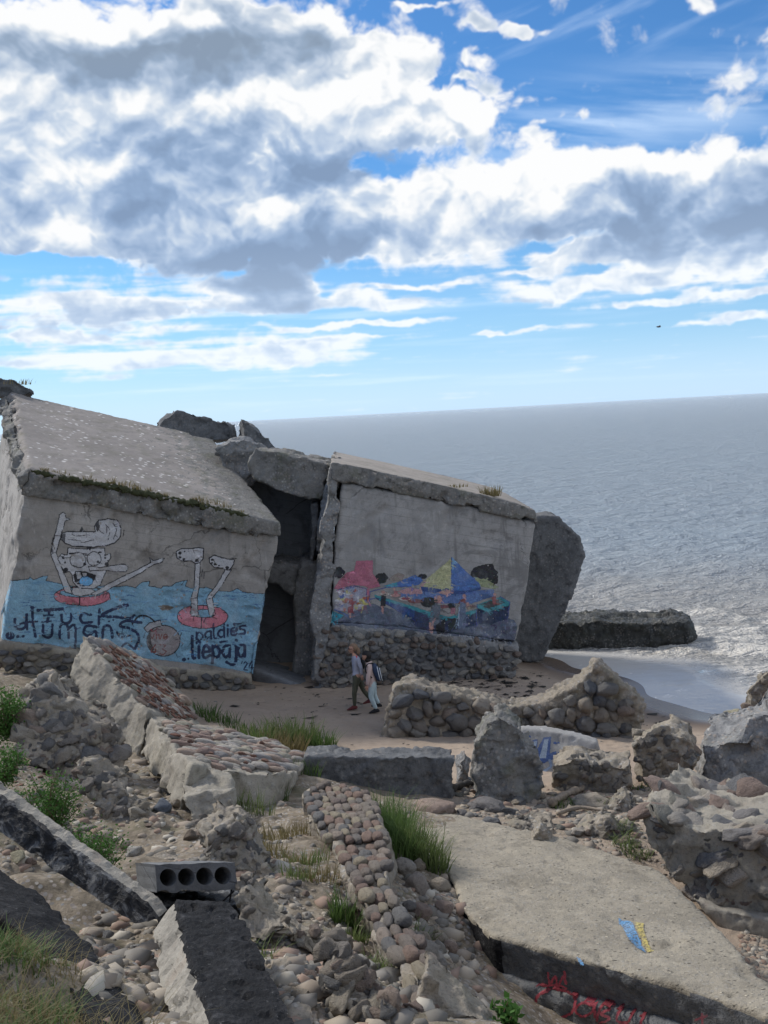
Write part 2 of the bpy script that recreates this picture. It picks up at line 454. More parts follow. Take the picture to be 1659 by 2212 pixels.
def zt0(XY):
    XY = np.asarray(XY, float); o = np.empty(len(XY))
    for i in range(0, len(XY), 40000):
        o[i:i + 40000] = _k(XY[i:i + 40000], CT[:, :2]) @ _w[:_n] + _w[_n]
    return o
def zt(XY):
    XY = np.asarray(XY, float); z = zt0(XY)
    P = np.column_stack([XY, np.zeros(len(XY))])
    rub = sstep(z, 1.0, 2.2)                                  # the bank is lumpy, the beach is not
    z = z + rub * (fbm3(P / 1.3, 4) * 0.16 + fbm3(P / 0.35 + 5, 3) * 0.05) + sstep(z, .1, .4) * (1 - rub) * (fbm3(P / 0.45, 3) * 0.022 + fbm3(P / 2.2, 2) * 0.03)
    return z
def T(px, py):
    r = ray(px, py); d = np.geomspace(3, 70, 220); P = C0 + d[:, None] * r
    b = np.nonzero(P[:, 2] < zt0(P[:, :2]))[0]
    if len(b) == 0: return PZ(px, py, 0.0)
    lo = d[max(b[0] - 1, 0)]; d = np.linspace(lo, d[b[0]], 40); P = C0 + d[:, None] * r
    b = np.nonzero(P[:, 2] < zt0(P[:, :2]))[0]
    return P[b[0]] if len(b) else P[-1]
def dT(px, py):
    return float(np.dot(T(px, py) - C0, FW))
def on(x, y): return float(zt([(x, y)])[0])
# ================================================================== materials
def newmat(name):
    m_ = bpy.data.materials.new(name); m_.use_nodes = True
    t = NT(m_.node_tree); b = t.n['Principled BSDF']
    b.inputs['Specular IOR Level'].default_value = 0.25
    return m_, t, b
def bump(t, b, h, strength, dist):
    n = t.n.new('ShaderNodeBump'); n.inputs['Strength'].default_value = strength; n.inputs['Distance'].default_value = dist
    t.put(n.inputs['Height'], h); t.l.new(n.outputs[0], b.inputs['Normal']); return n
def pos(t):
    return t.n.new('ShaderNodeNewGeometry').outputs['Position']
def mul(c, k): return tuple(x * k for x in c)

def concrete(name, base, dark=0.55, light=1.25, pebble=0.0, streak=0.0, spots=None, rust=0.0, moss=0.0, scale=1.0, bs=0.5, r=0.9, flecks=0):
    m_, t, b = newmat(name); p = pos(t)
    n1 = t.noise(p, 0.7 * scale, 5, 0.6); n2 = t.noise(p, 5 * scale, 6, 0.65); n3 = t.noise(p, 45 * scale, 3, 0.6)
    c = t.ramp(n1, [(0.3, mul(base, 0.78)), (0.5, base), (0.7, mul(base, 1.15))])
    c = t.mix(t.step(n2, 0.50, 0.72), c, mul(base, dark)); c = t.mix(t.step(n2, 0.46, 0.28), c, mul(base, light))
    c = t.mix(t.m('MULTIPLY', t.step(n3, 0.54, 0.68), 0.55), c, mul(base, dark * 0.8))
    h = t.m('ADD', t.m('MULTIPLY', n2, 0.6), t.m('MULTIPLY', n3, 0.4))
    if pebble:
        v = t.n.new('ShaderNodeTexVoronoi'); t.l.new(p, v.inputs['Vector']); v.inputs['Scale'].default_value = 13 * scale
        pc = t.ramp(t.sep(v.outputs['Color'])[0], [(0.0, (0.13, 0.13, 0.135)), (0.3, (0.22, 0.205, 0.19)), (0.55, (0.30, 0.25, 0.21)), (0.8, (0.24, 0.245, 0.25)), (1.0, (0.42, 0.40, 0.37))])
        f = t.m('MULTIPLY', t.step(v.outputs['Distance'], 0.5, 0.3), t.m('MULTIPLY', t.step(t.noise(p, 1.6, 3, 0.5), 0.38, 0.52), pebble))
        c = t.mix(f, c, pc); h = t.m('ADD', h, t.m('MULTIPLY', t.step(v.outputs['Distance'], 0.6, 0.1), 0.5 * pebble))
    if streak:
        q = t.scale(p, (2.6, 2.6, 0.22)); s_ = t.noise(q, 1.6, 5, 0.6)
        c = t.mix(t.m('MULTIPLY', t.step(s_, 0.56, 0.72), streak), c, mul(base, 0.42))
        s2 = t.noise(t.scale(p, (4.5, 4.5, 0.35)), 1.3, 4, 0.55)
        c = t.mix(t.m('MULTIPLY', t.step(s2, 0.63, 0.76), streak * 0.8), c, (0.46, 0.45, 0.43))
    if streak:
        pt = t.noise(p, 1.1, 7, 0.72, 0.8)
        c = t.mix(t.m('MULTIPLY', t.step(pt, 0.54, 0.64), 0.65), c, mul(base, 0.55))
        c = t.mix(t.m('MULTIPLY', t.step(pt, 0.40, 0.31), 0.45), c, mul(base, 1.45))
        wv = t.m('MULTIPLY', t.noise(p, 2.0, 4, 0.6), 0.9)
        ck = t.voro(t.xyz(*[t.m('ADD', t.sep(p)[i], wv) for i in range(3)]), 0.55, 'DISTANCE_TO_EDGE')
        c = t.mix(t.m('MULTIPLY', t.step(ck, 0.014, 0.004), t.m('MULTIPLY', t.step(t.noise(p, 0.6, 3, 0.5), 0.48, 0.56), 0.7)), c, mul(base, 0.25))
    if streak:                                              # board marks of the old shuttering
        q = t.sep(p); lv = t.m('ADD', t.m('MULTIPLY', t.m('ADD', q[2], t.m('MULTIPLY', q[0], 0.235)), 4.2), t.m('MULTIPLY', n2, 0.12))
        ln = t.m('MULTIPLY', t.step(t.m('ABSOLUTE', t.m('SUBTRACT', t.m('FRACT', lv), 0.5)), 0.45, 0.49), t.step(n1, 0.35, 0.6))
        c = t.mix(t.m('MULTIPLY', ln, 0.45), c, mul(base, 0.5)); h = t.m('SUBTRACT', h, t.m('MULTIPLY', ln, 0.5))
    if flecks:
        v = t.n.new('ShaderNodeTexVoronoi'); t.l.new(t.scale(p, (15, 26, 20)), v.inputs['Vector']); v.inputs['Scale'].default_value = 1.0
        rn = t.sep(v.outputs['Color']); nr = t.step(v.outputs['Distance'], 0.34, 0.14)
        c = t.mix(t.m('MULTIPLY', nr, t.step(rn[0], 0.80, 0.84)), c, mul(base, 1.75)); c = t.mix(t.m('MULTIPLY', nr, t.step(rn[1], 0.74, 0.80)), c, mul(base, 0.30))
        h = t.m('ADD', h, t.m('MULTIPLY', nr, t.m('SUBTRACT', rn[0], 0.4)))
        st_ = t.noise(p, 1.9, 7, 0.75, 0.5)
        c = t.mix(t.m('MULTIPLY', t.step(st_, 0.54, 0.66), 0.55), c, mul(base, 0.45)); c = t.mix(t.m('MULTIPLY', t.step(st_, 0.42, 0.32), 0.5), c, mul(base, 1.35))
    if moss:
        c = t.mix(t.m('MULTIPLY', t.step(t.noise(p, 1.7, 5, 0.65), 0.50, 0.66), moss), c, (0.075, 0.08, 0.035))
    if rust:
        c = t.mix(t.m('MULTIPLY', t.step(t.noise(p, 2.3, 4, 0.6), 0.55, 0.7), rust), c, (0.30, 0.17, 0.09))
    if spots:
        v = t.n.new('ShaderNodeTexVoronoi'); t.l.new(t.scale(p, (5.5, 7.5, 7.5)), v.inputs['Vector']); v.inputs['Scale'].default_value = 1.0
        rnd = t.sep(v.outputs['Color'])[0]
        near = t.step(v.outputs['Distance'], 0.40, 0.16)
        pick = t.step(t.m('ADD', rnd, t.m('MULTIPLY', t.noise(p, 0.8, 5, 0.7), 2.6)), 2.02, 2.12)
        w_ = t.m('MULTIPLY', t.m('MULTIPLY', near, pick), spots)
        c = t.mix(w_, c, (0.66, 0.64, 0.61))
        pat = t.m('MULTIPLY', t.step(t.noise(p, 0.9, 6, 0.75), 0.60, 0.70), 0.55 * spots)
        c = t.mix(pat, c, (0.50, 0.48, 0.46))
    t.l.new(c, b.inputs['Base Color']); b.inputs['Roughness'].default_value = r
    bump(t, b, h, bs, 0.03)
    return m_
M_ = {}
M_['wall'] = concrete('weathered_concrete', (0.31, 0.292, 0.272), 0.72, 1.15, streak=0.55, pebble=0.12, bs=0.35)
M_['wall2'] = concrete('stained_concrete', (0.285, 0.278, 0.270), 0.72, 1.2, streak=0.6, pebble=0.10, bs=0.35)
M_['roof'] = concrete('roof_concrete', (0.235, 0.212, 0.195), 0.8, 1.1, spots=0.65, moss=0.25, bs=0.3)
M_['roof2'] = concrete('roof_concrete_bare', (0.27, 0.24, 0.21), 0.75, 1.15, moss=0.35, bs=0.4)
M_['broken'] = concrete('broken_concrete', (0.20, 0.20, 0.20), 0.45, 1.35, pebble=0.75, bs=0.9, moss=0.15)
M_['fascia'] = concrete('crumbled_fascia', (0.17, 0.165, 0.155), 0.45, 1.3, pebble=0.5, bs=0.9, moss=0.35)
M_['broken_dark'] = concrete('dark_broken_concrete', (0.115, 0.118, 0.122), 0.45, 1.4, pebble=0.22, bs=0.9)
M_['broken_tan'] = concrete('tan_broken_concrete', (0.235, 0.205, 0.165), 0.55, 1.3, pebble=0.55, bs=0.9, moss=0.2)
M_['mortar'] = concrete('lime_mortar', (0.255, 0.232, 0.192), 0.6, 1.25, pebble=0.25, bs=0.8, moss=0.1)
M_['slab'] = concrete('slab_concrete', (0.265, 0.235, 0.185), 0.72, 1.2, pebble=0.25, bs=0.9, scale=1.6, flecks=1)
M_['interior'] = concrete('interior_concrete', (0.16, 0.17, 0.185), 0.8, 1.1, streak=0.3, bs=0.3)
M_['wet'] = concrete('wet_weedy_concrete', (0.035, 0.036, 0.033), 0.5, 1.6, pebble=0.25, bs=1.0, moss=0.1, r=0.5)
M_['hollow'] = concrete('grey_precast', (0.13, 0.133, 0.137), 0.7, 1.3, streak=0.2, bs=0.5, scale=2)
M_['edge'] = concrete('pale_precast', (0.27, 0.25, 0.215), 0.6, 1.2, bs=0.6, scale=2, rust=0.15)

def bitumen():
    m_, t, b = newmat('bitumen'); p = pos(t)
    n = t.noise(p, 6, 7, 0.7); n2 = t.noise(t.scale(p, (1, 1, 1)), 30, 4, 0.7)
    c = t.ramp(n, [(0.35, (0.008, 0.008, 0.009)), (0.55, (0.018, 0.018, 0.020)), (0.68, (0.05, 0.05, 0.053)), (0.80, (0.22, 0.21, 0.20))])
    c = t.mix(t.m('MULTIPLY', t.step(n2, 0.62, 0.72), 0.6), c, (0.20, 0.20, 0.20))
    t.l.new(c, b.inputs['Base Color']); b.inputs['Roughness'].default_value = 0.8
    b.inputs['Specular IOR Level'].default_value = 0.15
    bump(t, b, t.m('ADD', n, t.m('MULTIPLY', n2, 0.5)), 1.0, 0.05)
    return m_
M_['bitumen'] = bitumen()
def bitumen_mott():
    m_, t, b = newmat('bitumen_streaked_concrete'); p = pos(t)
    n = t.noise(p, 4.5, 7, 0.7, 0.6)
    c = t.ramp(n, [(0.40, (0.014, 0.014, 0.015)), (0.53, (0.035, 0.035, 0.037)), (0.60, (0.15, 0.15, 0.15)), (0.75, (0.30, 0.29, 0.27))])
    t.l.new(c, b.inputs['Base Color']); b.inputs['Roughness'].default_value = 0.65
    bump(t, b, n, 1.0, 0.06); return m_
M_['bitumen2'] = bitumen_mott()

def stone(name, cols, vary=0.25, spec=0.25):
    m_, t, b = newmat(name)
    oi = t.n.new('ShaderNodeObjectInfo'); p = t.n.new('ShaderNodeTexCoord').outputs['Object']
    k = len(cols)
    base = t.ramp(oi.outputs['Random'], [(i / k, c) for i, c in enumerate(cols)], 'CONSTANT')
    q = t.n.new('ShaderNodeVectorMath'); q.operation = 'ADD'; t.l.new(p, q.inputs[0]); t.l.new(t.xyz(t.m('MULTIPLY', oi.outputs['Random'], 40.0), 0.0, 0.0), q.inputs[1])
    n = t.noise(q.outputs[0], 2.2, 5, 0.65); n2 = t.noise(q.outputs[0], 14, 3, 0.6)
    c = t.mix(t.m('MULTIPLY', t.step(n, 0.48, 0.72), 0.65), base, t.mix(1.0, base, (0.5, 0.47, 0.44), 'MULTIPLY'))
    c = t.mix(t.m('MULTIPLY', t.step(n2, 0.56, 0.70), 0.4), c, t.mix(1.0, base, (1.45, 1.42, 1.38), 'MULTIPLY'))
    t.l.new(c, b.inputs['Base Color']); b.inputs['Roughness'].default_value = 0.8
    bump(t, b, t.m('ADD', n, t.m('MULTIPLY', n2, 0.5)), 0.9, 0.07)
    return m_
M_['stone'] = stone('field_stone', [(.22,.19,.165),(.165,.155,.15),(.25,.19,.155),(.13,.13,.133),(.29,.25,.20),(.20,.15,.125),(.24,.22,.195),(.16,.155,.135),(.30,.27,.235)])
M_['stone_dark'] = stone('dark_field_stone', [(.165,.15,.135),(.115,.118,.125),(.21,.175,.15),(.25,.22,.18),(.14,.14,.135),(.19,.182,.175),(.165,.13,.11),(.29,.27,.24)])
M_['stone_beach'] = stone('beach_wall_stone', [(.155,.14,.125),(.10,.105,.115),(.19,.155,.13),(.15,.145,.14),(.21,.185,.155),(.125,.12,.115),(.175,.165,.15)])
M_['rub'] = stone('rubble_stone', [(.23,.20,.165),(.19,.17,.15),(.28,.245,.195),(.165,.15,.135),(.24,.19,.155),(.31,.28,.235),(.14,.135,.13),(.21,.19,.17)])
M_['cobble'] = stone('pink_cobble', [(.40,.37,.32),(.34,.25,.205),(.42,.39,.35),(.30,.215,.18),(.36,.33,.30),(.30,.285,.275),(.40,.31,.25),(.27,.20,.175),(.37,.34,.27)])
M_['cobble2'] = stone('mixed_cobble', [(.22,.19,.16),(.24,.17,.135),(.18,.162,.148),(.225,.16,.13),(.205,.172,.147),(.31,.265,.195),(.175,.138,.12),(.155,.15,.145),(.28,.23,.19)])
M_['brick'] = stone('red_brick', [(.26,.135,.10),(.22,.12,.09),(.28,.16,.115),(.19,.105,.08)])

def simple(name, col, rough_=0.85, var=0.2, sc=20, spec=0.25, bs=0.2):
    m_, t, b = newmat(name); p = pos(t); n = t.noise(p, sc, 4, 0.6)
    t.l.new(t.ramp(n, [(0.3, mul(col, 1 - var)), (0.7, mul(col, 1 + var))]), b.inputs['Base Color'])
    b.inputs['Roughness'].default_value = rough_; b.inputs['Specular IOR Level'].default_value = spec
    if bs: bump(t, b, n, bs, 0.01)
    return m_

def ground_mat():
    m_, t, b = newmat('sand_and_rubble'); p = pos(t)
    z = t.sep(p)[2]
    n1 = t.noise(p, 0.9, 5, 0.6); n2 = t.noise(p, 7, 6, 0.65); n3 = t.noise(p, 60, 4, 0.7)
    sand = t.ramp(n1, [(0.3, (0.30, 0.235, 0.18)), (0.7, (0.37, 0.295, 0.23))])
    sand = t.mix(t.m('MULTIPLY', t.step(n2, 0.52, 0.70), 0.35), sand, (0.20, 0.155, 0.12))
    sand = t.mix(t.m('MULTIPLY', t.step(n3, 0.58, 0.70), 0.5), sand, (0.13, 0.11, 0.09))
    dirt = t.ramp(n2, [(0.3, (0.10, 0.083, 0.062)), (0.5, (0.20, 0.165, 0.122)), (0.7, (0.31, 0.26, 0.20))])
    v = t.n.new('ShaderNodeTexVoronoi'); t.l.new(p, v.inputs['Vector']); v.inputs['Scale'].default_value = 16
    pc = t.ramp(t.sep(v.outputs['Color'])[0], [(0.0, (0.16, 0.15, 0.14)), (0.4, (0.30, 0.25, 0.21)), (0.7, (0.24, 0.235, 0.23)), (1.0, (0.42, 0.38, 0.33))])
    dirt = t.mix(t.m('MULTIPLY', t.step(v.outputs['Distance'], 0.42, 0.30), t.step(n1, 0.38, 0.55)), dirt, pc)
    dirt = t.mix(t.m('MULTIPLY', t.step(t.noise(p, 1.4, 4, 0.6), 0.52, 0.64), 0.5), dirt, (0.085, 0.085, 0.045))
    k = t.step(t.m('ADD', z, t.m('MULTIPLY', t.m('SUBTRACT', n2, 0.5), 0.8)), 1.15, 1.9)
    c = t.mix(k, sand, dirt)
    wet = t.step(t.m('ADD', z, t.m('MULTIPLY', t.m('SUBTRACT', n1, 0.5), 0.06)), 0.26, 0.09)
    c = t.mix(wet, c, (0.135, 0.10, 0.076))
    t.l.new(c, b.inputs['Base Color'])
    t.l.new(t.m('SUBTRACT', 0.92, t.m('MULTIPLY', t.step(t.m('ADD', z, t.m('MULTIPLY', t.m('SUBTRACT', n1, 0.5), 0.05)), 0.15, 0.06), 0.72)), b.inputs['Roughness'])
    foot = t.m('MULTIPLY', t.step(t.voro(t.scale(p, (1.9, 2.8, 2.0)), 1.0), 0.28, 0.05), -0.8)
    h = t.m('ADD', t.m('ADD', t.m('MULTIPLY', n2, 0.8), t.m('MULTIPLY', n3, 0.35)), foot)
    bn = t.n.new('ShaderNodeBump'); bn.inputs['Distance'].default_value = 0.06
    t.l.new(t.m('SUBTRACT', 0.8, t.m('MULTIPLY', wet, 0.78)), bn.inputs['Strength']); t.l.new(h, bn.inputs['Height']); t.l.new(bn.outputs[0], b.inputs['Normal'])
    return m_
M_['ground'] = ground_mat()
def water_mat():
    m_, t, b = newmat('sea_water'); p = pos(t)
    foam = t.attr('foam', 'Fac'); shal = t.attr('shallow', 'Fac')
    fn = t.noise(p, 3.2, 7, 0.72, 0.8)
    f = t.step(t.m('ADD', foam, t.m('MULTIPLY', t.m('SUBTRACT', fn, 0.5), 1.3)), 0.42, 0.70)
    c = t.mix(shal, (0.40, 0.46, 0.52), (0.47, 0.43, 0.385))
    c = t.mix(t.m('MULTIPLY', t.step(t.noise(t.scale(p, (0.012, 0.05, 0.3)), 1.0, 5, 0.65), 0.4, 0.65), 0.25), c, (0.40, 0.47, 0.53))
    c = t.mix(f, c, (0.74, 0.71, 0.66))
    t.l.new(c, b.inputs['Base Color'])
    film = t.attr('film', 'Fac')
    t.l.new(t.m('ADD', t.m('SUBTRACT', 0.13, t.m('MULTIPLY', film, 0.06)), t.m('MULTIPLY', f, 0.5)), b.inputs['Roughness'])
    b.inputs['Specular IOR Level'].default_value = 0.0
    cam_ = t.n.new('ShaderNodeVectorMath'); cam_.operation = 'LENGTH'; t.l.new(p, cam_.inputs[0])
    a = t.noise(t.scale(p, (1.0, 1.6, 1.0)), 1.1, 5, 0.66); a2 = t.noise(t.scale(p, (0.28, 0.60, 0.3)), 1.0, 6, 0.7); a3 = t.noise(t.scale(p, (0.015, 0.05, 0.3)), 1.0, 5, 0.7)
    bn = t.n.new('ShaderNodeBump'); bn.inputs['Distance'].default_value = 1.1
    t.l.new(t.m('SUBTRACT', 1.0, t.m('MULTIPLY', film, 0.96)), bn.inputs['Strength']); t.l.new(t.m('ADD', t.m('ADD', a, t.m('MULTIPLY', a2, 3.2)), t.m('MULTIPLY', a3, 6.0)), bn.inputs['Height']); t.l.new(bn.outputs[0], b.inputs['Normal'])
    # wave slopes keep a rough sea from ever reaching full mirror reflection at grazing angles
    fr = t.n.new('ShaderNodeFresnel'); fr.inputs[0].default_value = 1.33; t.l.new(bn.outputs[0], fr.inputs[1])
    gl = t.n.new('ShaderNodeBsdfGlossy'); t.l.new(bn.outputs[0], gl.inputs['Normal']); gl.inputs['Color'].default_value = (1, 1, 1, 1)
    t.l.new(t.m('SUBTRACT', 0.16, t.m('MULTIPLY', film, 0.09)), gl.inputs['Roughness'])
    mx = t.n.new('ShaderNodeMixShader'); t.l.new(t.m('MULTIPLY', t.m('MULTIPLY', fr.outputs[0], 0.72), t.m('SUBTRACT', 1.0, t.m('MULTIPLY', f, 0.8))), mx.inputs[0])
    t.l.new(b.outputs[0], mx.inputs[1]); t.l.new(gl.outputs[0], mx.inputs[2]); t.l.new(mx.outputs[0], t.n['Material Output'].inputs[0])
    return m_
M_['water'] = water_mat()
# ================================================================== ground and sea
def build_ground():
    def axis(lo, hi, st_, far, k):
        core = np.arange(lo, hi, st_); o = []
        x = hi; s_ = st_
        while x < far: o.append(x); s_ *= k; x += s_
        i = []; x = lo - st_; s_ = st_
        while x > -far: i.append(x); s_ *= k; x -= s_
        return np.array(i[::-1] + list(core) + o)
    ax = axis(-13, 13, 0.085, 160, 1.13); ay = axis(5, 31, 0.075, 110, 1.13)
    X, Y = np.meshgrid(ax, ay); XY = np.column_stack([X.ravel(), Y.ravel()])
    Z = zt(XY)
    me = mesh_np('ground', np.column_stack([XY, Z]), grid_faces(len(ay), len(ax)))
    tag(link('ground', me, M_['ground']), kind='structure')
build_ground()

def build_sea():
    nr, nc = 620, 640
    r = 14 * (30000 / 14) ** ((np.arange(nr) / (nr - 1)) ** 1.0)
    a = np.linspace(rad(-52), rad(62), nc)
    R, A = np.meshgrid(r, a, indexing='ij')
    X = R * np.sin(A); Y = R * np.cos(A)
    XY = np.column_stack([X.ravel(), Y.ravel()]); rr = R.ravel()
    near = rr < 160
    dep = np.full(len(XY), 5.0); dep[near] = -zt0(XY[near])
    amp = sstep(dep, 0.10, 1.0) * 0.75 + 0.25 * sstep(dep, 0.04, 0.3)
    rs = np.random.RandomState(3)
    H = np.zeros(len(XY)); P = np.column_stack([XY, np.zeros(len(XY))])
    warp = fbm3(P / 9.0, 3) * 1.6
    step_ = rr * (r[1] / r[0] - 1)
    for i in range(16):
        L = 0.8 * 1.15 ** i; th = rad(rs.uniform(190, 310)); ph = rs.rand() * 6.28
        w_ = np.clip((L / (step_ * 3.2)) - 0.6, 0, 1)
        q = (XY[:, 0] * math.cos(th) + XY[:, 1] * math.sin(th) + warp) * 6.28 / L + ph
        s_ = np.sin(q); H += w_ * 0.0135 * L * (1.0 if L < 3 else 3 / L) * (s_ + 0.35 * (1 - np.abs(np.sin(q / 2 + 1)) * 2))
    H += fbm3(P / 1.6, 4) * 0.16 * np.clip(1.5 - rr / 120, 0, 1)
    Z = H * amp
    ridge = np.zeros(len(XY)); foam = np.zeros(len(XY))
    nv = near
    q = fbm3(P[nv] / np.array([3.2, 1.4, 1]), 4); lace = 0.5 - np.abs(fbm3(P[nv] / np.array([1.5, 0.8, 1]) + 9, 4, 0.6)) * 1.6
    surf = sstep(dep[nv], 0.03, 0.18) * sstep(dep[nv], 1.5, 0.35)
    side = sstep(P[nv][:, 0], 2.0, 13.0)
    foam[nv] = surf * (0.20 + 0.36 * side + 0.40 * lace + 0.34 * q) + 0.22 * sstep(dep[nv], 3.4, 0.6) * (lace + q)
    # the thin swash carries a few lace lines
    edge = sstep(dep[nv], -0.02, 0.012) * sstep(dep[nv], 0.05, 0.02)
    foam[nv] = np.maximum(foam[nv], edge * (0.26 + 0.6 * np.clip(lace, -1, 1)))
    foam += np.clip(Z - 0.16, 0, 1) * 0.9
    Z = Z + np.where(nv, 0, 0); Z[nv] += surf * np.clip(q, 0, 1) * 0.22
    me = mesh_np('sea', np.column_stack([XY, Z]), grid_faces(nr, nc))
    for nm, val in (('foam', foam), ('shallow', sstep(dep, 3.2, 0.2) * 0.9), ('film', sstep(dep, 0.16, 0.05))):
        at = me.attributes.new(nm, 'FLOAT', 'POINT'); at.data.foreach_set('value', val.astype(np.float32))
    tag(link('sea', me, M_['water']), kind='structure')
build_sea()
# ================================================================== stones to lay in walls
def ico(sub, seed, squash=(1, 1, 1), amp=0.16, cuts=4, freq=1.1, hard=0.9, lo=0.62, fine=0.03):
    bm = bmesh.new(); bmesh.ops.create_icosphere(bm, subdivisions=sub, radius=1.0)
    V = np.array([v.co[:] for v in bm.verts]); F = np.array([[v.index for v in f.verts] for f in bm.faces]); bm.free()
    rs = np.random.RandomState(seed)
    for _ in range(cuts):                                   # flatten some sides, as field stones are
        n = rs.normal(size=3); n /= np.linalg.norm(n); c = rs.uniform(lo, 0.9)
        d = V @ n; V = V - np.outer(np.clip(d - c, 0, None) * hard, n)
    V = V * (1 + amp * fbm3(V * freq + seed * 3.7, 3) + fine * fbm3(V * 5 + seed, 2))[:, None]
    return mesh_np('stone', V * np.array(squash), F)
ROUND = [ico(3, 20 + i, amp=0.18, cuts=10, lo=.6, freq=1.4, fine=.04) for i in range(10)]
BLOCKY = [ico(3, 60 + i, amp=0.18, cuts=18, hard=1.0, lo=.5, freq=1.6, fine=.05) for i in range(10)]
SHARP = [ico(3, 90 + i, amp=0.26, cuts=16, freq=1.7, hard=1.0, lo=.45, fine=.05) for i in range(10)]
def cob(seed):
    me = ico(3, seed, amp=.07, cuts=5, hard=.8, lo=.75, freq=1.2, fine=.025); V = getV(me); V = np.sign(V) * np.abs(V) ** .82; setV(me, V); return me
COB = [cob(200 + i) for i in range(12)]
MIXED = ROUND + BLOCKY
ROUGHST = [ico(3, 120 + i, amp=0.30, cuts=7, freq=1.8) for i in range(8)]
for lst, mt in ((ROUND, None),):
    pass
_cache = {}
def stmesh(lst, i, mat):
    k = (id(lst), i, mat)
    if k not in _cache:
        m2 = lst[i].copy(); m2.materials.append(M_[mat]); _cache[k] = m2
    return _cache[k]
def put_stone(lst, mat, p, ax, size, parent=None, name='stone', rng=random):
    """ax: 3 axes (columns) giving the stone's orientation, size its half extents along them"""
    o = bpy.data.objects.new(name, stmesh(lst, rng.randrange(len(lst)), mat)); COL.objects.link(o)
    Mx = np.eye(4); Mx[:3, 0] = ax[0] * size[0]; Mx[:3, 1] = ax[1] * size[1]; Mx[:3, 2] = ax[2] * size[2]; Mx[:3, 3] = p
    mw = Matrix(Mx.tolist())
    if parent is not None:
        o.parent = parent; off = worldloc(parent)
        Mx[:3, 3] = np.asarray(p) - off; mw = Matrix(Mx.tolist())
    o.matrix_local = mw
    return o
def inpoly(x, y, P):
    r = np.zeros(np.shape(x), bool); j = len(P) - 1
    for i in range(len(P)):
        xi, yi = P[i]; xj, yj = P[j]
        c = ((yi > y) != (yj > y)) & (x < (xj - xi) * (y - yi) / (yj - yi + 1e-12) + xi)
        r ^= c; j = i
    return r
def basis(n, along):
    n = n / np.linalg.norm(n); u = along - n * np.dot(along, n); u /= np.linalg.norm(u); return u, np.cross(n, u), n
def lay(parent, plane, poly_px, along, w, h, lst, mat, proud=0.25, jit=0.3, seed=1, bvh=None, bond=True, dep=0.5, maxn=300, name='stone', fill=.55, rot=.35):
    """courses of stones over the outline poly_px (pixels) of a plane; w, h the mean stone size"""
    rng = random.Random(seed)
    Q = [plane.hit(*p) for p in poly_px]; u, v, n = basis(plane.n, np.array(along, float))
    if v[2] < 0: v = -v
    o = Q[0]; P2 = [((q - o) @ u, (q - o) @ v) for q in Q]
    xs = [p[0] for p in P2]; ys = [p[1] for p in P2]
    out = []; y = min(ys) + h * 0.4; row = 0
    while y < max(ys):
        x = min(xs) + (w * 0.5 if row % 2 and bond else 0) + rng.uniform(-.2, .2) * w
        while x < max(xs):
            ww = w * rng.uniform(0.6, 1.35)
            cx = x + ww / 2; cy = y + rng.uniform(-jit, jit) * h * 0.5
            if inpoly(np.array(cx), np.array(cy), P2):
                out.append((cx, cy, ww, h * rng.uniform(0.75, 1.2)))
            x += ww * 0.96
        y += h * 0.93; row += 1
    rng.shuffle(out)
    res = []
    for (cx, cy, ww, hh) in out[:maxn]:
        p = o + u * cx + v * cy
        if bvh is not None:
            hit = bvh.ray_cast(Vector(p + n * 2.0), Vector(-n))
            if hit[0] is not None and abs((np.array(hit[0]) - p) @ n) < 0.8: p = np.array(hit[0])
        a = rng.uniform(-rot, rot); uu = u * math.cos(a) + v * math.sin(a); v2 = np.cross(n, uu)
        d = min(ww, hh) * dep
        res.append(put_stone(lst, mat, p + n * d * (proud * rng.uniform(0.5, 1.4) - 0.35), (uu, v2, n), (ww * fill, hh * (fill + .01), d), parent, name, rng))
    return res
def bvh_of(*mes):
    V = []; F = []
    for me in mes:
        o = len(V); V += [tuple(v) for v in getV(me)]; F += [[i + o for i in p.vertices] for p in me.polygons]
    return BVHTree.FromPolygons(V, F)
def px_poly(plane, pts): return np.array([plane.hit(*p) for p in pts])

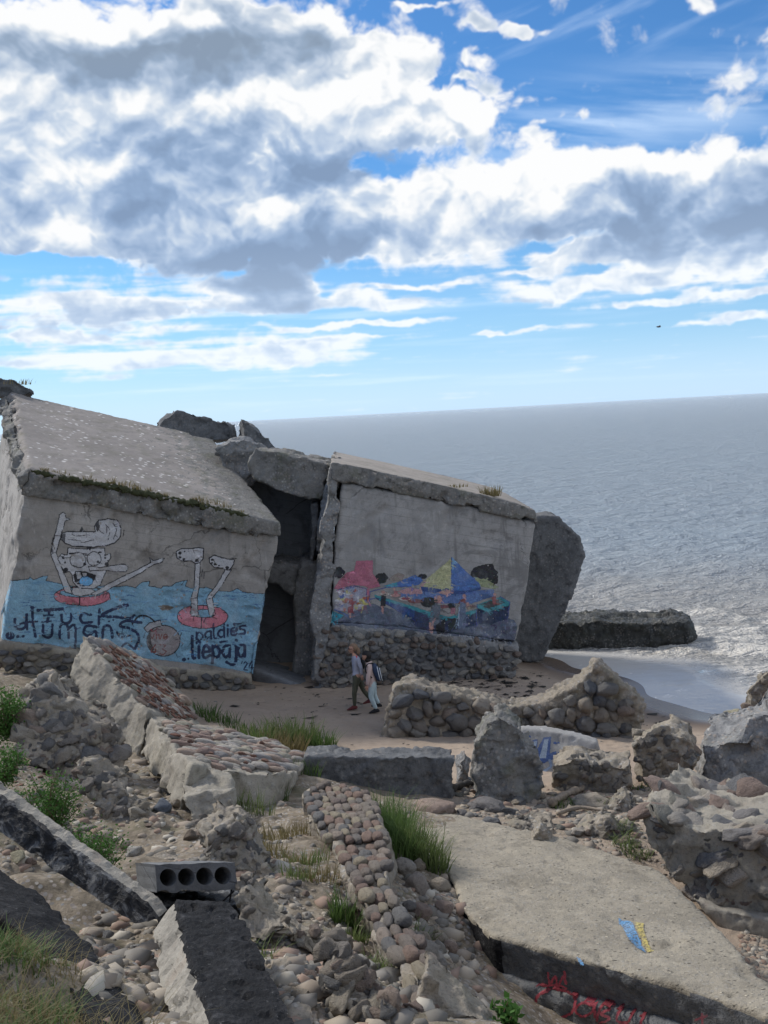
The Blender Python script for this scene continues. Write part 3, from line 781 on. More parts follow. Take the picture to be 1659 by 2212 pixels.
# ================================================================== left fort block, tilted down to the right
LA, LB, LC = PD(60, 1030, 24.6), PD(605, 1130, 26.2), PD(545, 1500, 27.3)
LPL = Plane(LA, LB, LC)
LV = PD(20, 845, 31.0) - LPL.hit(62, 1012)                  # front to back of the block
def build_left():
    base = T(280, 1500); base = np.array([*LPL.hit(300, 1470)[:2], 1.2])
    R_ = thing('fort_ruin', base, 'tilted concrete fort block with a blue swimmer mural on its front', 'ruin')
    # wall
    f = px_poly(LPL, [(52, 1062), (604, 1160), (603, 1192), (596, 1205), (584, 1250), (570, 1300), (565, 1370), (551, 1400), (546, 1450), (540, 1512), (300, 1485), (-4, 1430), (18, 1290), (33, 1170)])
    me = solid(f - LPL.n * 0.02, f + LV, 0.075, [('f', 0.03, 1.2), ('c', 0.10, 0.9), ('f', 0.012, 0.12)], 3.0)
    wall_bvh = bvh_of(me)
    link('wall', me, M_['wall'], R_)
    # roof slab: broken fascia, overhanging a little
    f = px_poly(LPL, [(68, 1010), (150, 1030), (260, 1052), (420, 1086), (520, 1106), (606, 1127), (607, 1150), (600, 1168), (480, 1145), (340, 1118), (200, 1090), (48, 1068), (42, 1040)])
    f = f + LPL.n * 0.16
    bk = f + LV
    upn = np.cross(LB - LA, LV); upn /= np.linalg.norm(upn); upn = upn if upn[2] > 0 else -upn
    me = solid(f, bk, 0.06, [('k', 0.16, 0.40), ('c', 0.16, 0.45), ('k', .05, .15), ('f', 0.02, 0.06)], 8.0, keep=upn)
    o = link('roof_slab', me, [M_['roof'], M_['fascia']], R_)
    nf = np.empty(len(me.polygons) * 3, np.float32); me.polygons.foreach_get('normal', nf); nf = nf.reshape(-1, 3)
    ce = np.empty(len(me.polygons) * 3, np.float32); me.polygons.foreach_get('center', ce); ce = ce.reshape(-1, 3) + worldloc(R_)
    me.polygons.foreach_set('material_index', (((ce - f[0]) @ upn + .03 * fbm3(ce / .2, 3)) < -0.14).astype(np.int32))
    roof_bvh = BVHTree.FromPolygons([tuple(v + worldloc(R_)) for v in getV(me)], [list(p.vertices) for p in me.polygons])
    # rough broken corner at the left
    f = px_poly(LPL, [(70, 1012), (74, 1045), (50, 1075), (36, 1062), (30, 1020)]) + LPL.n * 0.22
    link('broken_edge', solid(f, f + LV * 1.0 - RT * 0.05, 0.07, [('k', 0.16, 0.4), ('k', .06, .15), ('f', .03, .08)], 4.0), M_['fascia'], R_)
    # stone footing
    f = px_poly(LPL, [(-6, 1385), (150, 1405), (350, 1440), (546, 1458), (545, 1520), (300, 1500), (-8, 1440)]) + LPL.n * 0.03
    ft = solid(f, f + LV * 0.3, 0.06, [('w', 0.06, 0.22)], 5.0)
    fb = bvh_of(ft)
    fo = link('stone_footing', ft, M_['mortar'], R_)
    lay(fo, LPL, [(-6, 1388), (150, 1408), (350, 1442), (546, 1460), (545, 1512), (300, 1500), (-8, 1440)], RT, 0.30, 0.20, BLOCKY, 'stone_dark', proud=0.7, seed=4, bvh=fb)
    return R_, wall_bvh, roof_bvh
LEFT, LEFT_BVH, LROOF_BVH = build_left()

# ================================================================== right fort block
RPL = Plane(PD(720, 1350, 27.3), PD(1115, 1395, 28.3), PD(738, 1040, 27.0))
RV = np.array([-0.2, 5.2, 0.10])
def build_right():
    base = np.array([*RPL.hit(900, 1470)[:2], 0.5])
    R_ = thing('fort_ruin', base, 'concrete fort block with a painted market scene above a field-stone footing', 'ruin')
    f = px_poly(RPL, [(738, 1040), (1000, 1090), (1157, 1128), (1140, 1260), (1117, 1392), (1000, 1372), (860, 1355), (716, 1345), (722, 1180)])
    me = solid(f, f + RV, 0.075, [('f', 0.02, 1.0), ('c', 0.07, 0.8), ('f', 0.010, 0.12)], 13.0)
    wb = bvh_of(me)
    link('wall', me, M_['wall2'], R_)
    f = px_poly(RPL, [(712, 996), (800, 1014), (900, 1036), (1050, 1070), (1120, 1088), (1158, 1104), (1159, 1132), (1050, 1108), (940, 1082), (830, 1060), (740, 1045), (716, 1036)]) + RPL.n * 0.13
    me = solid(f, f + RV, 0.06, [('k', 0.16, 0.40), ('c', 0.16, 0.45), ('k', .05, .15), ('f', 0.02, 0.06)], 21.0, keep=np.array([0.22, 0, .975]))
    o = link('roof_slab', me, [M_['roof2'], M_['fascia']], R_)
    nf = np.empty(len(me.polygons) * 3, np.float32); me.polygons.foreach_get('normal', nf)
    me.polygons.foreach_set('material_index', (nf.reshape(-1, 3)[:, 2] < 0.75).astype(np.int32))
    # rough broken end towards the gap
    f = px_poly(RPL, [(706, 1005), (742, 1010), (738, 1060), (726, 1180), (722, 1290), (716, 1350), (706, 1420), (700, 1490), (664, 1478), (672, 1400), (668, 1330), (684, 1240), (688, 1150), (697, 1085)]) + RPL.n * 0.10
    link('broken_end', solid(f, f + np.array([-0.25, 3.0, 0]), 0.055, [('k', 0.14, 0.5), ('k', .06, .18), ('f', 0.03, 0.08)], 2.0), M_['broken'], R_)
    # inner jamb, lower
    f = np.array([PD(*p, 28.9) for p in [(648, 1215), (690, 1212), (690, 1300), (676, 1400), (690, 1470), (632, 1462), (640, 1380), (634, 1310), (640, 1260)]])
    link('jamb', solid(f, f + np.array([-.1, 2.2, 0]), 0.07, [('r', 0.07, 0.4), ('w', 0.03, 0.15)], 5.0), M_['broken'], R_)
    f = np.array([PD(*p, 28.6) for p in [(671, 1085), (690, 1082), (688, 1150), (680, 1212), (668, 1212), (670, 1155)]])
    link('jamb', solid(f, f + np.array([-.05, 1.2, 0]), 0.05, [('k', 0.05, 0.3), ('f', 0.02, 0.08)], 6.0), M_['broken_dark'], R_)
    # lintel: broken roof slab over the gap
    f = np.array([PD(*p, 28.2) for p in [(527, 1012), (536, 985), (548, 966), (590, 970), (640, 982), (718, 997), (708, 1030), (694, 1086), (664, 1084), (610, 1070), (575, 1055), (545, 1040)]])
    link('lintel', solid(f, f + np.array([0.1, 4.5, -0.15]), 0.065, [('k', 0.08, 0.5), ('k', .06, .18), ('f', 0.03, 0.08)], 9.0), M_['fascia'], R_)
    # room behind the gap
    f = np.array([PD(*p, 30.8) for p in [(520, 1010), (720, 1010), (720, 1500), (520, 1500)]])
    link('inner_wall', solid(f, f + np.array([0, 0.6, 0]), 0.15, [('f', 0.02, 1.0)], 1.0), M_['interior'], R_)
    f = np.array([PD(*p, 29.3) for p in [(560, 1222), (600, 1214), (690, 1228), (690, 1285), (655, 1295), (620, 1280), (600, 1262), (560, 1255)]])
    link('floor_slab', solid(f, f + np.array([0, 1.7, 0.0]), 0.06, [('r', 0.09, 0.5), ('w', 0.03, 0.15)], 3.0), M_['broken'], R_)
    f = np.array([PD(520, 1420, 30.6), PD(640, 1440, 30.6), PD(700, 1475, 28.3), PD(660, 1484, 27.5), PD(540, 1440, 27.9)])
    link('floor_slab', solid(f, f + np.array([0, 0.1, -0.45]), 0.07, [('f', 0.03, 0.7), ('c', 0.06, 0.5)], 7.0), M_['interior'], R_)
    # stone footing
    f = px_poly(RPL, [(716, 1350), (860, 1360), (1000, 1376), (1122, 1396), (1112, 1462), (960, 1470), (840, 1478), (690, 1494), (694, 1430)]) + RPL.n * 0.04
    ft = solid(f, f + RV * 0.6, 0.06, [('w', 0.06, 0.22)], 15.0); fb = bvh_of(ft)
    fo = link('stone_footing', ft, M_['broken'], R_)
    lay(fo, RPL, [(700, 1352), (860, 1362), (1000, 1378), (1122, 1398), (1112, 1462), (960, 1468), (840, 1476), (672, 1490)], RPL.hit(1100, 1460) - RPL.hit(700, 1486), 0.27, 0.205, BLOCKY, 'stone_dark', proud=0.75, seed=8, bvh=fb, jit=.5)
    return R_, wb
RIGHT, RIGHT_BVH = build_right()
# ================================================================== loose blocks and slabs
BRK = [('r', 0.10, 0.8), ('k', 0.14, 0.45), ('k', .04, .15), ('f', 0.022, 0.05)]
CONG = [('r', 0.10, 0.8), ('k', .16, .42), ('k', .05, .14), ('f', 0.022, 0.05)]
def chunk(name, label, cat, outline, base=None, depth=None, thick=0.8, yaw=0.0, lean=0.0, rise=0.0, vox=0.05, ops=BRK, mat='broken', seed=None, sink=0.12, group=None, parent=None, back=None):
    """rough block: its front face outline stands on the ground at pixel base (or at a depth), and runs back by thick"""
    if base is not None:
        b0 = T(*base)
    else:
        b0 = PD(*outline[0], depth)
    d = np.array([b0[0], b0[1], 0.0]); d /= np.linalg.norm(d)
    c, s_ = math.cos(rad(yaw)), math.sin(rad(yaw))
    d = np.array([d[0] * c - d[1] * s_, d[0] * s_ + d[1] * c, 0])          # away from the viewer
    side = np.array([-d[1], d[0], 0])
    upv = np.array([0, 0, 1.0]) * math.cos(rad(lean)) + d * math.sin(rad(lean))  # lean > 0: the face slopes back
    pl = Plane(b0, b0 + side, b0 + upv)
    f = px_poly(pl, outline)
    low = f[:, 2] < b0[2] + 0.25
    f[low, 2] -= sink
    v = d * thick + np.array([0, 0, rise]) if back is None else np.array(back, float)
    seed = seed if seed is not None else (sum(p[0] for p in outline) % 97) * 1.3
    me = solid(f, f + v, vox, ops, seed)
    if parent is not None: return link(name, me, M_[mat], parent), pl, me
    o = link(name, me, M_[mat], loc=np.array([*f.mean(0)[:2], f[:, 2].min()]))
    tag(o, label, cat, group)
    return o, pl, me

chunk('concrete_fragment', 'long dark slab fragment lying on top behind the tilted roof', 'concrete fragment', [(333, 906), (346, 893), (386, 881), (440, 886), (512, 910), (518, 950), (430, 950), (345, 930)], depth=32.5, thick=2.0, ops=[('r', .06, .7), ('k', .14, .5), ('k', .05, .2)], vox=.06, mat='broken_dark')
chunk('concrete_fragment', 'pointed dark slab fragment at the seaward end of the rooftop debris', 'concrete fragment', [(514, 925), (520, 906), (548, 909), (582, 936), (618, 970), (560, 985), (514, 960)], depth=32.0, thick=1.6, ops=[('r', .06, .7), ('k', .14, .5), ('k', .05, .2)], vox=.06, mat='broken_dark')
chunk('concrete_fragment', 'small broken ledge wedged between the two fort blocks', 'concrete fragment', [(455, 950), (500, 938), (530, 936), (560, 945), (590, 972), (580, 1010), (545, 1050), (505, 1050), (470, 1000)], depth=29.4, thick=1.5)
chunk('leaning_slab', 'huge dark slab leaning against the seaward end of the market mural block', 'concrete slab', [(1140, 1105), (1206, 1106), (1254, 1150), (1267, 1190), (1241, 1268), (1187, 1386), (1172, 1420), (1090, 1425)], depth=30.6, thick=1.3, vox=.07, yaw=12, ops=[('f', .03, .9), ('a', .04, .3), ('f', .02, .08)], mat='broken_dark')
chunk('fallen_slab', 'low black weed-covered slab lying in the surf', 'concrete slab', [(1150, 1402), (1170, 1352), (1290, 1340), (1390, 1348), (1450, 1340), (1494, 1348), (1506, 1380), (1460, 1395), (1400, 1400), (1340, 1405)], depth=33.2, thick=1.9, vox=.06, ops=[('r', .10, .6), ('k', .08, .3), ('f', .05, .12)], mat='wet', yaw=-6)

def stud(o, me, n, lo, hi, box, lst=None, mat='stone', seed=1, bury=0.3, flat=.75):
    """stones set in the surface of a block, where it can be seen"""
    lst = lst or SHARP
    if mat == 'stone': mat = 'rub'
    bv = BVHTree.FromPolygons([tuple(v) for v in getV(me) + worldloc(o)], [list(p.vertices) for p in me.polygons]); rng = random.Random(seed)
    for k in range(n):
        h = bv.ray_cast(Vector(C0), Vector(ray(rng.uniform(box[0], box[2]), rng.uniform(box[1], box[3]))))
        if h[0] is None: continue
        s_ = lo * (hi / lo) ** (rng.random() ** 1.6); t_ = rng.uniform(0, 6.28)
        u, v, nn = basis(np.array(h[1]), np.array([math.cos(t_), math.sin(t_), rng.uniform(-.5, .5)]))
        put_stone(lst, mat, np.array(h[0]) - nn * s_ * bury, (u, v, nn), (s_ * rng.uniform(1, 1.35), s_ * rng.uniform(.75, 1.05), s_ * flat * rng.uniform(.8, 1.2)), o, 'stone', rng)

def zone(me, par, pl, d, near, far):
    """material by distance behind a face plane, with a ragged border"""
    ce = np.empty(len(me.polygons) * 3, np.float32); me.polygons.foreach_get('center', ce); ce = ce.reshape(-1, 3) + worldloc(par)
    q = (ce - pl.o) @ pl.n + .005 * fbm3(ce / .12, 3)
    me.polygons.foreach_set('material_index', np.where(q > -d, near, far).astype(np.int32))

# --- field-stone wall fragment on the beach
def beach_wall():
    bl = [(820, 1592), (1000, 1588), (1100, 1580), (1200, 1584), (1320, 1600), (1400, 1592)]
    bx = [p[0] for p in bl]; bd = [dT(*p) for p in bl]
    dep = lambda x, y: float(np.interp(x, bx, bd)) + (1590 - y) * .0016
    R_ = thing('stone_wall_fragment', np.array([*T(1080, 1580)[:2], .5]), 'low curved wall fragment of large dark boulders on the beach sand', 'stone wall')
    for (xa, xb, sd, out, cl) in (
        (820, 1130, 5, [(824, 1606), (838, 1530), (853, 1484), (884, 1476), (940, 1494), (985, 1500), (1045, 1514), (1090, 1530), (1140, 1528), (1140, 1602), (1000, 1606)],
         [(834, 1598), (848, 1500), (858, 1482), (884, 1478), (940, 1498), (985, 1504), (1045, 1518), (1090, 1535), (1125, 1534), (1125, 1596), (1000, 1598)]),
        (1100, 1400, 6, [(1100, 1602), (1100, 1530), (1140, 1526), (1180, 1516), (1215, 1492), (1255, 1476), (1290, 1432), (1335, 1470), (1395, 1522), (1378, 1604), (1320, 1616), (1200, 1604)],
         [(1105, 1596), (1110, 1535), (1140, 1530), (1180, 1520), (1215, 1498), (1255, 1482), (1278, 1466), (1320, 1490), (1384, 1532), (1370, 1596), (1320, 1606), (1200, 1596)])):
        pl = Plane(PD(xa, 1590, dep(xa, 1590)), PD(xb, 1595, dep(xb, 1595)), PD((xa + xb) / 2, 1480, dep((xa + xb) / 2, 1480)))
        f = px_poly(pl, out)
        me = solid(f, f + np.array([.1, .8, -.02]), .05, [('r', .08, .4), ('a', .06, .2)], 17.)
        c = link('core', me, M_['broken_tan'], R_)
        bv = BVHTree.FromPolygons([tuple(v) for v in getV(me) + worldloc(R_)], [list(p.vertices) for p in me.polygons])
        lay(c, pl, cl, RT, 0.38, 0.30, MIXED, 'stone_beach', proud=0.6, seed=sd, bvh=bv, jit=.6, dep=.55, fill=.60)
beach_wall()
chunk('concrete_block', 'long straight-edged dark concrete block half sunk in the sand', 'concrete block', [(655, 1630), (820, 1632), (982, 1634), (986, 1724), (900, 1732), (760, 1722), (650, 1705)], base=(985, 1724), thick=0.55, vox=.04, ops=[('k', .06, .3), ('k', .025, .12), ('f', .02, .05)], mat='broken_dark')
chunk('small_rock', 'small pale rough rock at the end of the straight-edged block', 'rock', [(984, 1690), (985, 1650), (1000, 1636), (1018, 1660), (1022, 1692)], base=(1000, 1692), thick=.4, vox=.03)
chunk('upright_rock', 'tall upright lump of broken concrete between the two blocks', 'rock', [(1018, 1714), (1016, 1640), (1028, 1590), (1048, 1558), (1088, 1550), (1128, 1580), (1160, 1635), (1180, 1690), (1166, 1724), (1100, 1738), (1045, 1734)], base=(1090, 1732), thick=.8, vox=.04, mat='fascia', lean=16, ops=[('r', .12, .5), ('k', .09, .35), ('k', .03, .12), ('f', .02, .05)])
GSL = chunk('graffiti_slab', 'pale flat slab with blue block letters behind the upright rock', 'concrete slab', [(1105, 1668), (1112, 1585), (1130, 1573), (1180, 1578), (1238, 1588), (1290, 1604), (1308, 1650), (1200, 1672)], base=(1200, 1668), thick=.3, vox=.04, mat='wall2', ops=[('f', .02, .6), ('c', .05, .4)], lean=38)
_o, _p, _m = chunk('rock_ledge', 'low layered rubble ledge right of the upright rock', 'rock', [(1190, 1700), (1192, 1655), (1215, 1637), (1290, 1645), (1366, 1652), (1375, 1695), (1320, 1712), (1210, 1715)], base=(1280, 1712), thick=.9, vox=.045, ops=CONG, mat='broken_tan')
stud(_o, _m, 50, .06, .16, (1185, 1630, 1380, 1715), seed=1)
_o, _p, _m = chunk('conglomerate_boulder', 'squat boulder of mortared stones behind the big conglomerate block', 'rock', [(1372, 1690), (1370, 1606), (1400, 1588), (1440, 1572), (1500, 1592), (1530, 1650), (1500, 1705), (1400, 1705)], base=(1440, 1705), thick=1.0, vox=.045, ops=CONG, mat='broken_tan')
stud(_o, _m, 60, .06, .16, (1365, 1570, 1535, 1705), seed=2)
chunk('grey_boulder', 'large rough grey concrete lump at the right edge', 'rock', [(1490, 1700), (1500, 1640), (1512, 1600), (1545, 1578), (1610, 1560), (1690, 1530), (1740, 1580), (1740, 1760), (1660, 1735), (1590, 1700)], base=(1570, 1705), thick=1.6, vox=.05, ops=[('r', .12, .9), ('k', .2, .6), ('k', .06, .2), ('f', .025, .06)], mat='broken', lean=20)
_o, _p, _m = chunk('brown_rock', 'jagged brown rock mass rising at the right edge by the water', 'rock', [(1590, 1560), (1602, 1515), (1622, 1490), (1640, 1470), (1690, 1440), (1720, 1560), (1660, 1580)], base=(1600, 1562), thick=1.2, vox=.05, ops=[('k', .25, .6), ('k', .08, .22), ('f', .03, .08)], mat='broken_tan')
stud(_o, _m, 40, .08, .22, (1585, 1440, 1659, 1585), seed=8, lst=SHARP, mat='stone')

for (lab, pts, b) in (('flat broken slab piece lying left of the conglomerate block', [(1230, 1800), (1245, 1775), (1300, 1765), (1360, 1785), (1365, 1815), (1290, 1820)], (1300, 1818)),
                      ('jagged masonry lump at the corner of the conglomerate block', [(1300, 1750), (1312, 1722), (1350, 1712), (1378, 1730), (1380, 1762), (1330, 1768)], (1340, 1766)),
                      ('broad low masonry lump in front of the rubble ledge', [(1085, 1790), (1095, 1768), (1140, 1758), (1185, 1766), (1195, 1788), (1130, 1798)], (1140, 1796))):
    _o, _p, _m = chunk('masonry_lump', lab, 'rock', pts, base=b, thick=.45, vox=.03, ops=CONG, mat='broken_tan', lean=40)
    stud(_o, _m, 24, .03, .09, (min(p[0] for p in pts), min(p[1] for p in pts), max(p[0] for p in pts), max(p[1] for p in pts)), seed=int(b[0]))

# --- the big conglomerate block
def conglomerate():
    R_ = thing('conglomerate_block', T(1500, 1960), 'massive block of mortared boulders with a whitewashed lower edge at the right', 'rock')
    d0 = dT(1540, 1990); bk = PD(1590, 1690, d0 + 2.0) - PD(1525, 1790, d0)
    out = [(1370, 1748), (1385, 1730), (1440, 1748), (1490, 1782), (1560, 1790), (1680, 1800), (1760, 1830), (1760, 2035), (1640, 2030), (1580, 2010), (1530, 1985), (1450, 1905), (1385, 1835)]
    c, pl, me = chunk('core', None, None, out, base=(1540, 1990), parent=R_, back=bk, vox=.05, ops=[('r', .08, .8), ('k', .09, .4), ('k', .04, .14), ('f', .022, .05)], mat='mortar', yaw=-12, lean=5, sink=0)
    bv = BVHTree.FromPolygons([tuple(v) for v in getV(me) + worldloc(R_)], [list(p.vertices) for p in me.polygons])
    rng = random.Random(3)
    for k in range(90):
        px, py = rng.uniform(1385, 1659), rng.uniform(1690, 1965)
        r = ray(px, py); h = bv.ray_cast(Vector(C0), Vector(r))
        if h[0] is None or (px > 1500 and py > 1960): continue
        n = np.array(h[1]); s_ = rng.uniform(.05, .13) if n[2] < .6 else rng.uniform(.14, .30)
        u, v, n = basis(n, np.array([1.0, rng.uniform(-.4, .4), 0.1]))
        put_stone(BLOCKY if n[2] > .6 else SHARP, 'stone', np.array(h[0]) - n * s_ * 0.24, (u, v, n), (s_ * rng.uniform(1, 1.4), s_ * rng.uniform(.8, 1.1), s_ * .45), c, 'stone', rng)
    # whitewashed band under it
    f = px_poly(pl, [(1498, 1935), (1560, 1962), (1640, 1975), (1720, 1985), (1720, 2035), (1600, 2025), (1545, 1995)]) + pl.n * .08
    wb = solid(f, f - pl.n * .3, .04, [('f', .03, .3), ('c', .06, .3)], 3.)
    link('plaster_band', wb, M_['edge'], R_)
    return pl
CPL = conglomerate()

# --- the large flat slab in the foreground
SPL = Plane(PZ(895, 1748, 1.75), PZ(1560, 2130, 2.55), PZ(990, 1960, 2.40))
def big_slab():
    R_ = thing('fallen_slab', np.array([*SPL.hit(1300, 1980)[:2], 1.3]), 'large flat concrete slab with a blue and yellow paint patch in the foreground', 'concrete slab')
    f = px_poly(SPL, [(888, 1745), (960, 1752), (1060, 1775), (1190, 1800), (1310, 1838), (1430, 1882), (1500, 1950), (1590, 2040), (1700, 2160), (1760, 2230), (1600, 2172), (1440, 2120), (1280, 2078), (1180, 2050), (1110, 2030), (1060, 2018), (1020, 1985), (992, 1955), (978, 1900), (940, 1850), (905, 1790)])
    dn = np.array([0.02, 0.10, -0.62])
    me = solid(f, f + dn, .045, [('c', .04, .5), ('f', .012, .25), ('f', .007, .06)], 31.)
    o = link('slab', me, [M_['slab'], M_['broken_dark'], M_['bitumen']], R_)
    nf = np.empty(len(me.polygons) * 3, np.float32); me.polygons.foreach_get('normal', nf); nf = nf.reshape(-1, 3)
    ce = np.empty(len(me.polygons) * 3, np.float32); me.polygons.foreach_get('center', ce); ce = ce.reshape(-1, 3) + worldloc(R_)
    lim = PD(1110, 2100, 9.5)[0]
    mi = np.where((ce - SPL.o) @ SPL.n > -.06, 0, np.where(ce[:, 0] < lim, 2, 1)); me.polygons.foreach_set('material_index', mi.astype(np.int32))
    bv = BVHTree.FromPolygons([tuple(v) for v in getV(me) + worldloc(R_)], [list(p.vertices) for p in me.polygons])
    # lower course below the slab, carrying the red letters
    pl2 = Plane(SPL.hit(1060, 2030) - np.array([0, -.05, .5]), SPL.hit(1600, 2180) - np.array([0, -.05, .5]), SPL.hit(1060, 2030) - np.array([0, -.05, 1.2]))
    a, b_ = SPL.hit(1080, 2030) + np.array([0, .12, -.45]), SPL.hit(1720, 2215) + np.array([0, .12, -.45])
    f = np.array([a, b_, b_ - [0, 0, 1.3], a - [0, 0, 1.3]])
    me2 = solid(f, f + np.array([0.1, .8, 0]), .05, [('r', .03, .4), ('w', .02, .1)], 12.)
    o2 = link('under_wall', me2, M_['broken_dark'], R_)
    bv2 = BVHTree.FromPolygons([tuple(v) for v in getV(me2) + worldloc(R_)], [list(p.vertices) for p in me2.polygons])
    pb = Plane(a, b_, a - [0, 0, 1.0])
    return R_, bv, pb, bv2
SLAB, SLAB_BVH, UPL, UND_BVH = big_slab()

# --- cobbled slabs on the left
def cobbled(name, label, pts, top, side, poly_cob, w, h, vox, along, mat, seed, bricks=None, matc='cobble', fill=.53, proud=.7):
    pl = Plane(*[PD(*p) for p in pts])
    f = px_poly(pl, top); v = PD(*side[1]) - PD(*side[0])
    R_ = thing(name, np.array([*(f.mean(0) + v)[:2], (f.mean(0) + v)[2]]), label, 'paving slab')
    me = solid(f, f + v, vox, [('r', .04, .5), ('k', .08, .4), ('k', .03, .15), ('f', .015, .06)], seed)
    core = link('concrete_bed', me, M_[mat], R_)
    bv = BVHTree.FromPolygons([tuple(q) for q in getV(me) + worldloc(R_)], [list(p.vertices) for p in me.polygons])
    al = pl.hit(*along[1]) - pl.hit(*along[0])
    st_ = lay(core, pl, poly_cob, al, w, h, COB, matc, proud=proud, seed=int(seed), bvh=bv, dep=.45, jit=.22, name='cobble', fill=fill, rot=.14)
    if bricks:
        rng = random.Random(9); u, vv, n = basis(pl.n, al)
        for (px, py, k, rx, ry) in bricks:
            for _ in range(k):
                a, b = px + rng.gauss(0, rx), py + rng.gauss(0, ry)
                if not inpoly(np.array(a), np.array(b), poly_cob): continue
                p = pl.hit(a, b, .06); t_ = rng.uniform(-.8, .8); uu = u * math.cos(t_) + vv * math.sin(t_)
                put_stone(SHARP, 'brick', p, (uu, np.cross(n, uu), n), (rng.uniform(.05, .11), rng.uniform(.03, .055), .03), core, 'brick_shard', rng)
    return pl
cobbled('cobbled_slab', 'steep cobbled slab strewn with red brick shards below the swimmer mural',
        [(182, 1372, 20.6), (435, 1558, 21.2), (305, 1515, 18.9)],
        [(178, 1370), (215, 1376), (262, 1395), (318, 1422), (358, 1452), (395, 1500), (440, 1560), (380, 1560), (318, 1540), (290, 1500), (252, 1460), (214, 1416)],
        ((300, 1510, 18.9), (268, 1625, 18.5)),
        [(188, 1376), (218, 1382), (262, 1401), (312, 1428), (352, 1458), (388, 1503), (428, 1552), (382, 1550), (330, 1530), (296, 1496), (260, 1458), (222, 1418)],
        .27, .15, .05, ((200, 1390), (400, 1530)), 'mortar', 41., [(280, 1440, 40, 28, 18), (345, 1500, 70, 30, 22), (380, 1530, 45, 24, 14), (320, 1460, 40, 30, 20), (250, 1415, 20, 18, 10)])
cobbled('cobbled_slab', 'low cobbled slab with pale rough side beside the sandy gully',
        [(345, 1572, 17.3), (655, 1650, 16.6), (590, 1602, 18.8)],
        [(308, 1528), (350, 1536), (430, 1556), (520, 1580), (600, 1598), (660, 1640), (650, 1662), (600, 1668), (540, 1662), (470, 1655), (415, 1652), (380, 1620), (340, 1570)],
        ((345, 1572, 17.3), (318, 1655, 17.0)),
        [(352, 1556), (430, 1566), (520, 1588), (600, 1606), (646, 1638), (640, 1655), (600, 1660), (540, 1655), (470, 1648), (425, 1640), (395, 1612), (365, 1578)],
        .25, .135, .05, ((380, 1600), (620, 1650)), 'mortar', 52., [(395, 1585, 5, 14, 8), (500, 1620, 6, 50, 14)])
# the cobbled strip running down towards the viewer
cobbled('cobbled_strip', 'fallen strip of rounded cobbles running down between grass and the large slab',
        [(700, 1700, 14.2), (930, 2150, 7.2), (790, 1700, 14.0)],
        [(650, 1710), (690, 1690), (760, 1690), (800, 1708), (842, 1790), (852, 1890), (880, 1955), (925, 2060), (965, 2175), (905, 2195), (862, 2090), (800, 2000), (748, 1890), (700, 1812), (665, 1770)],
        ((780, 1900, 10.5), (800, 2010, 10.6)),
        [(655, 1712), (692, 1695), (758, 1695), (796, 1712), (836, 1792), (848, 1892), (876, 1958), (920, 2062), (955, 2165), (908, 2180), (868, 2085), (806, 1996), (755, 1888), (706, 1812), (670, 1770)],
        .23, .115, .05, ((690, 1700), (900, 2090)), 'broken_tan', 63., None, 'cobble2', .56, .75)

_o, _p, _m = chunk('conglomerate_mound', 'broken mound of mortared rubble left of the cobbled slabs', 'rock', [(15, 1640), (20, 1570), (55, 1500), (85, 1478), (125, 1470), (150, 1500), (200, 1535), (250, 1558), (270, 1600), (278, 1660), (210, 1695), (110, 1680), (50, 1660)], base=(180, 1690), thick=1.3, vox=.05, ops=CONG, mat='broken_tan', lean=38)
stud(_o, _m, 260, .05, .24, (10, 1465, 285, 1695), seed=3)
_o, _p, _m = chunk('rubble_ridge', 'crumbling ridge of mortared rubble along the sandy gully', 'rock', [(150, 1690), (180, 1655), (235, 1650), (275, 1690), (300, 1730), (345, 1770), (350, 1820), (290, 1800), (220, 1760)], base=(290, 1800), thick=.5, vox=.04, ops=CONG, mat='broken_tan', lean=52)
stud(_o, _m, 150, .04, .17, (145, 1645, 355, 1825), seed=4)
chunk('flat_rock', 'flat pale rock at the foot of the low cobbled slab', 'rock', [(385, 1725), (440, 1700), (512, 1712), (518, 1760), (470, 1785), (420, 1775)], base=(450, 1782), thick=.8, vox=.04, ops=[('k', .10, .4), ('k', .03, .12), ('f', .012, .05)], mat='mortar', lean=50)
_o, _p, _m = chunk('conglomerate_boulder', 'rounded conglomerate boulder behind the hollow-core slab', 'rock', [(420, 1860), (425, 1800), (450, 1765), (515, 1775), (555, 1815), (580, 1860), (565, 1900), (500, 1920)], base=(500, 1915), thick=.6, vox=.035, ops=CONG, mat='broken_tan', lean=42)
stud(_o, _m, 90, .03, .13, (415, 1760, 585, 1920), seed=5)
_o, _p, _m = chunk('rubble_ridge', 'mortared ridge of angular blocks beside the black bitumen slab', 'rock', [(508, 1960), (512, 1905), (550, 1890), (600, 1925), (660, 1975), (740, 2040), (790, 2090), (760, 2110), (680, 2070), (600, 2020)], base=(610, 2030), thick=.3, vox=.028, ops=CONG, mat='broken_tan', lean=55)
stud(_o, _m, 120, .03, .13, (505, 1885, 795, 2110), seed=6, lst=SHARP)
_o, _p, _m = chunk('rubble_ridge', 'second length of mortared ridge leading to the bottom edge', 'rock', [(690, 2100), (720, 2062), (790, 2075), (850, 2120), (890, 2170), (920, 2240), (820, 2235), (740, 2150)], base=(800, 2200), thick=.3, vox=.028, ops=CONG, mat='broken_tan', lean=55)
stud(_o, _m, 130, .03, .14, (645, 2025, 905, 2212), seed=7)
chunk('angular_rock', 'pale angular rock split at the bottom centre edge', 'rock', [(890, 2215), (900, 2120), (920, 2100), (985, 2150), (1050, 2205), (1080, 2260), (900, 2270)], base=(960, 2211), thick=.5, vox=.03, ops=[('k', .10, .35), ('k', .03, .12), ('f', .012, .05)], mat='broken_tan', lean=25, sink=.05)

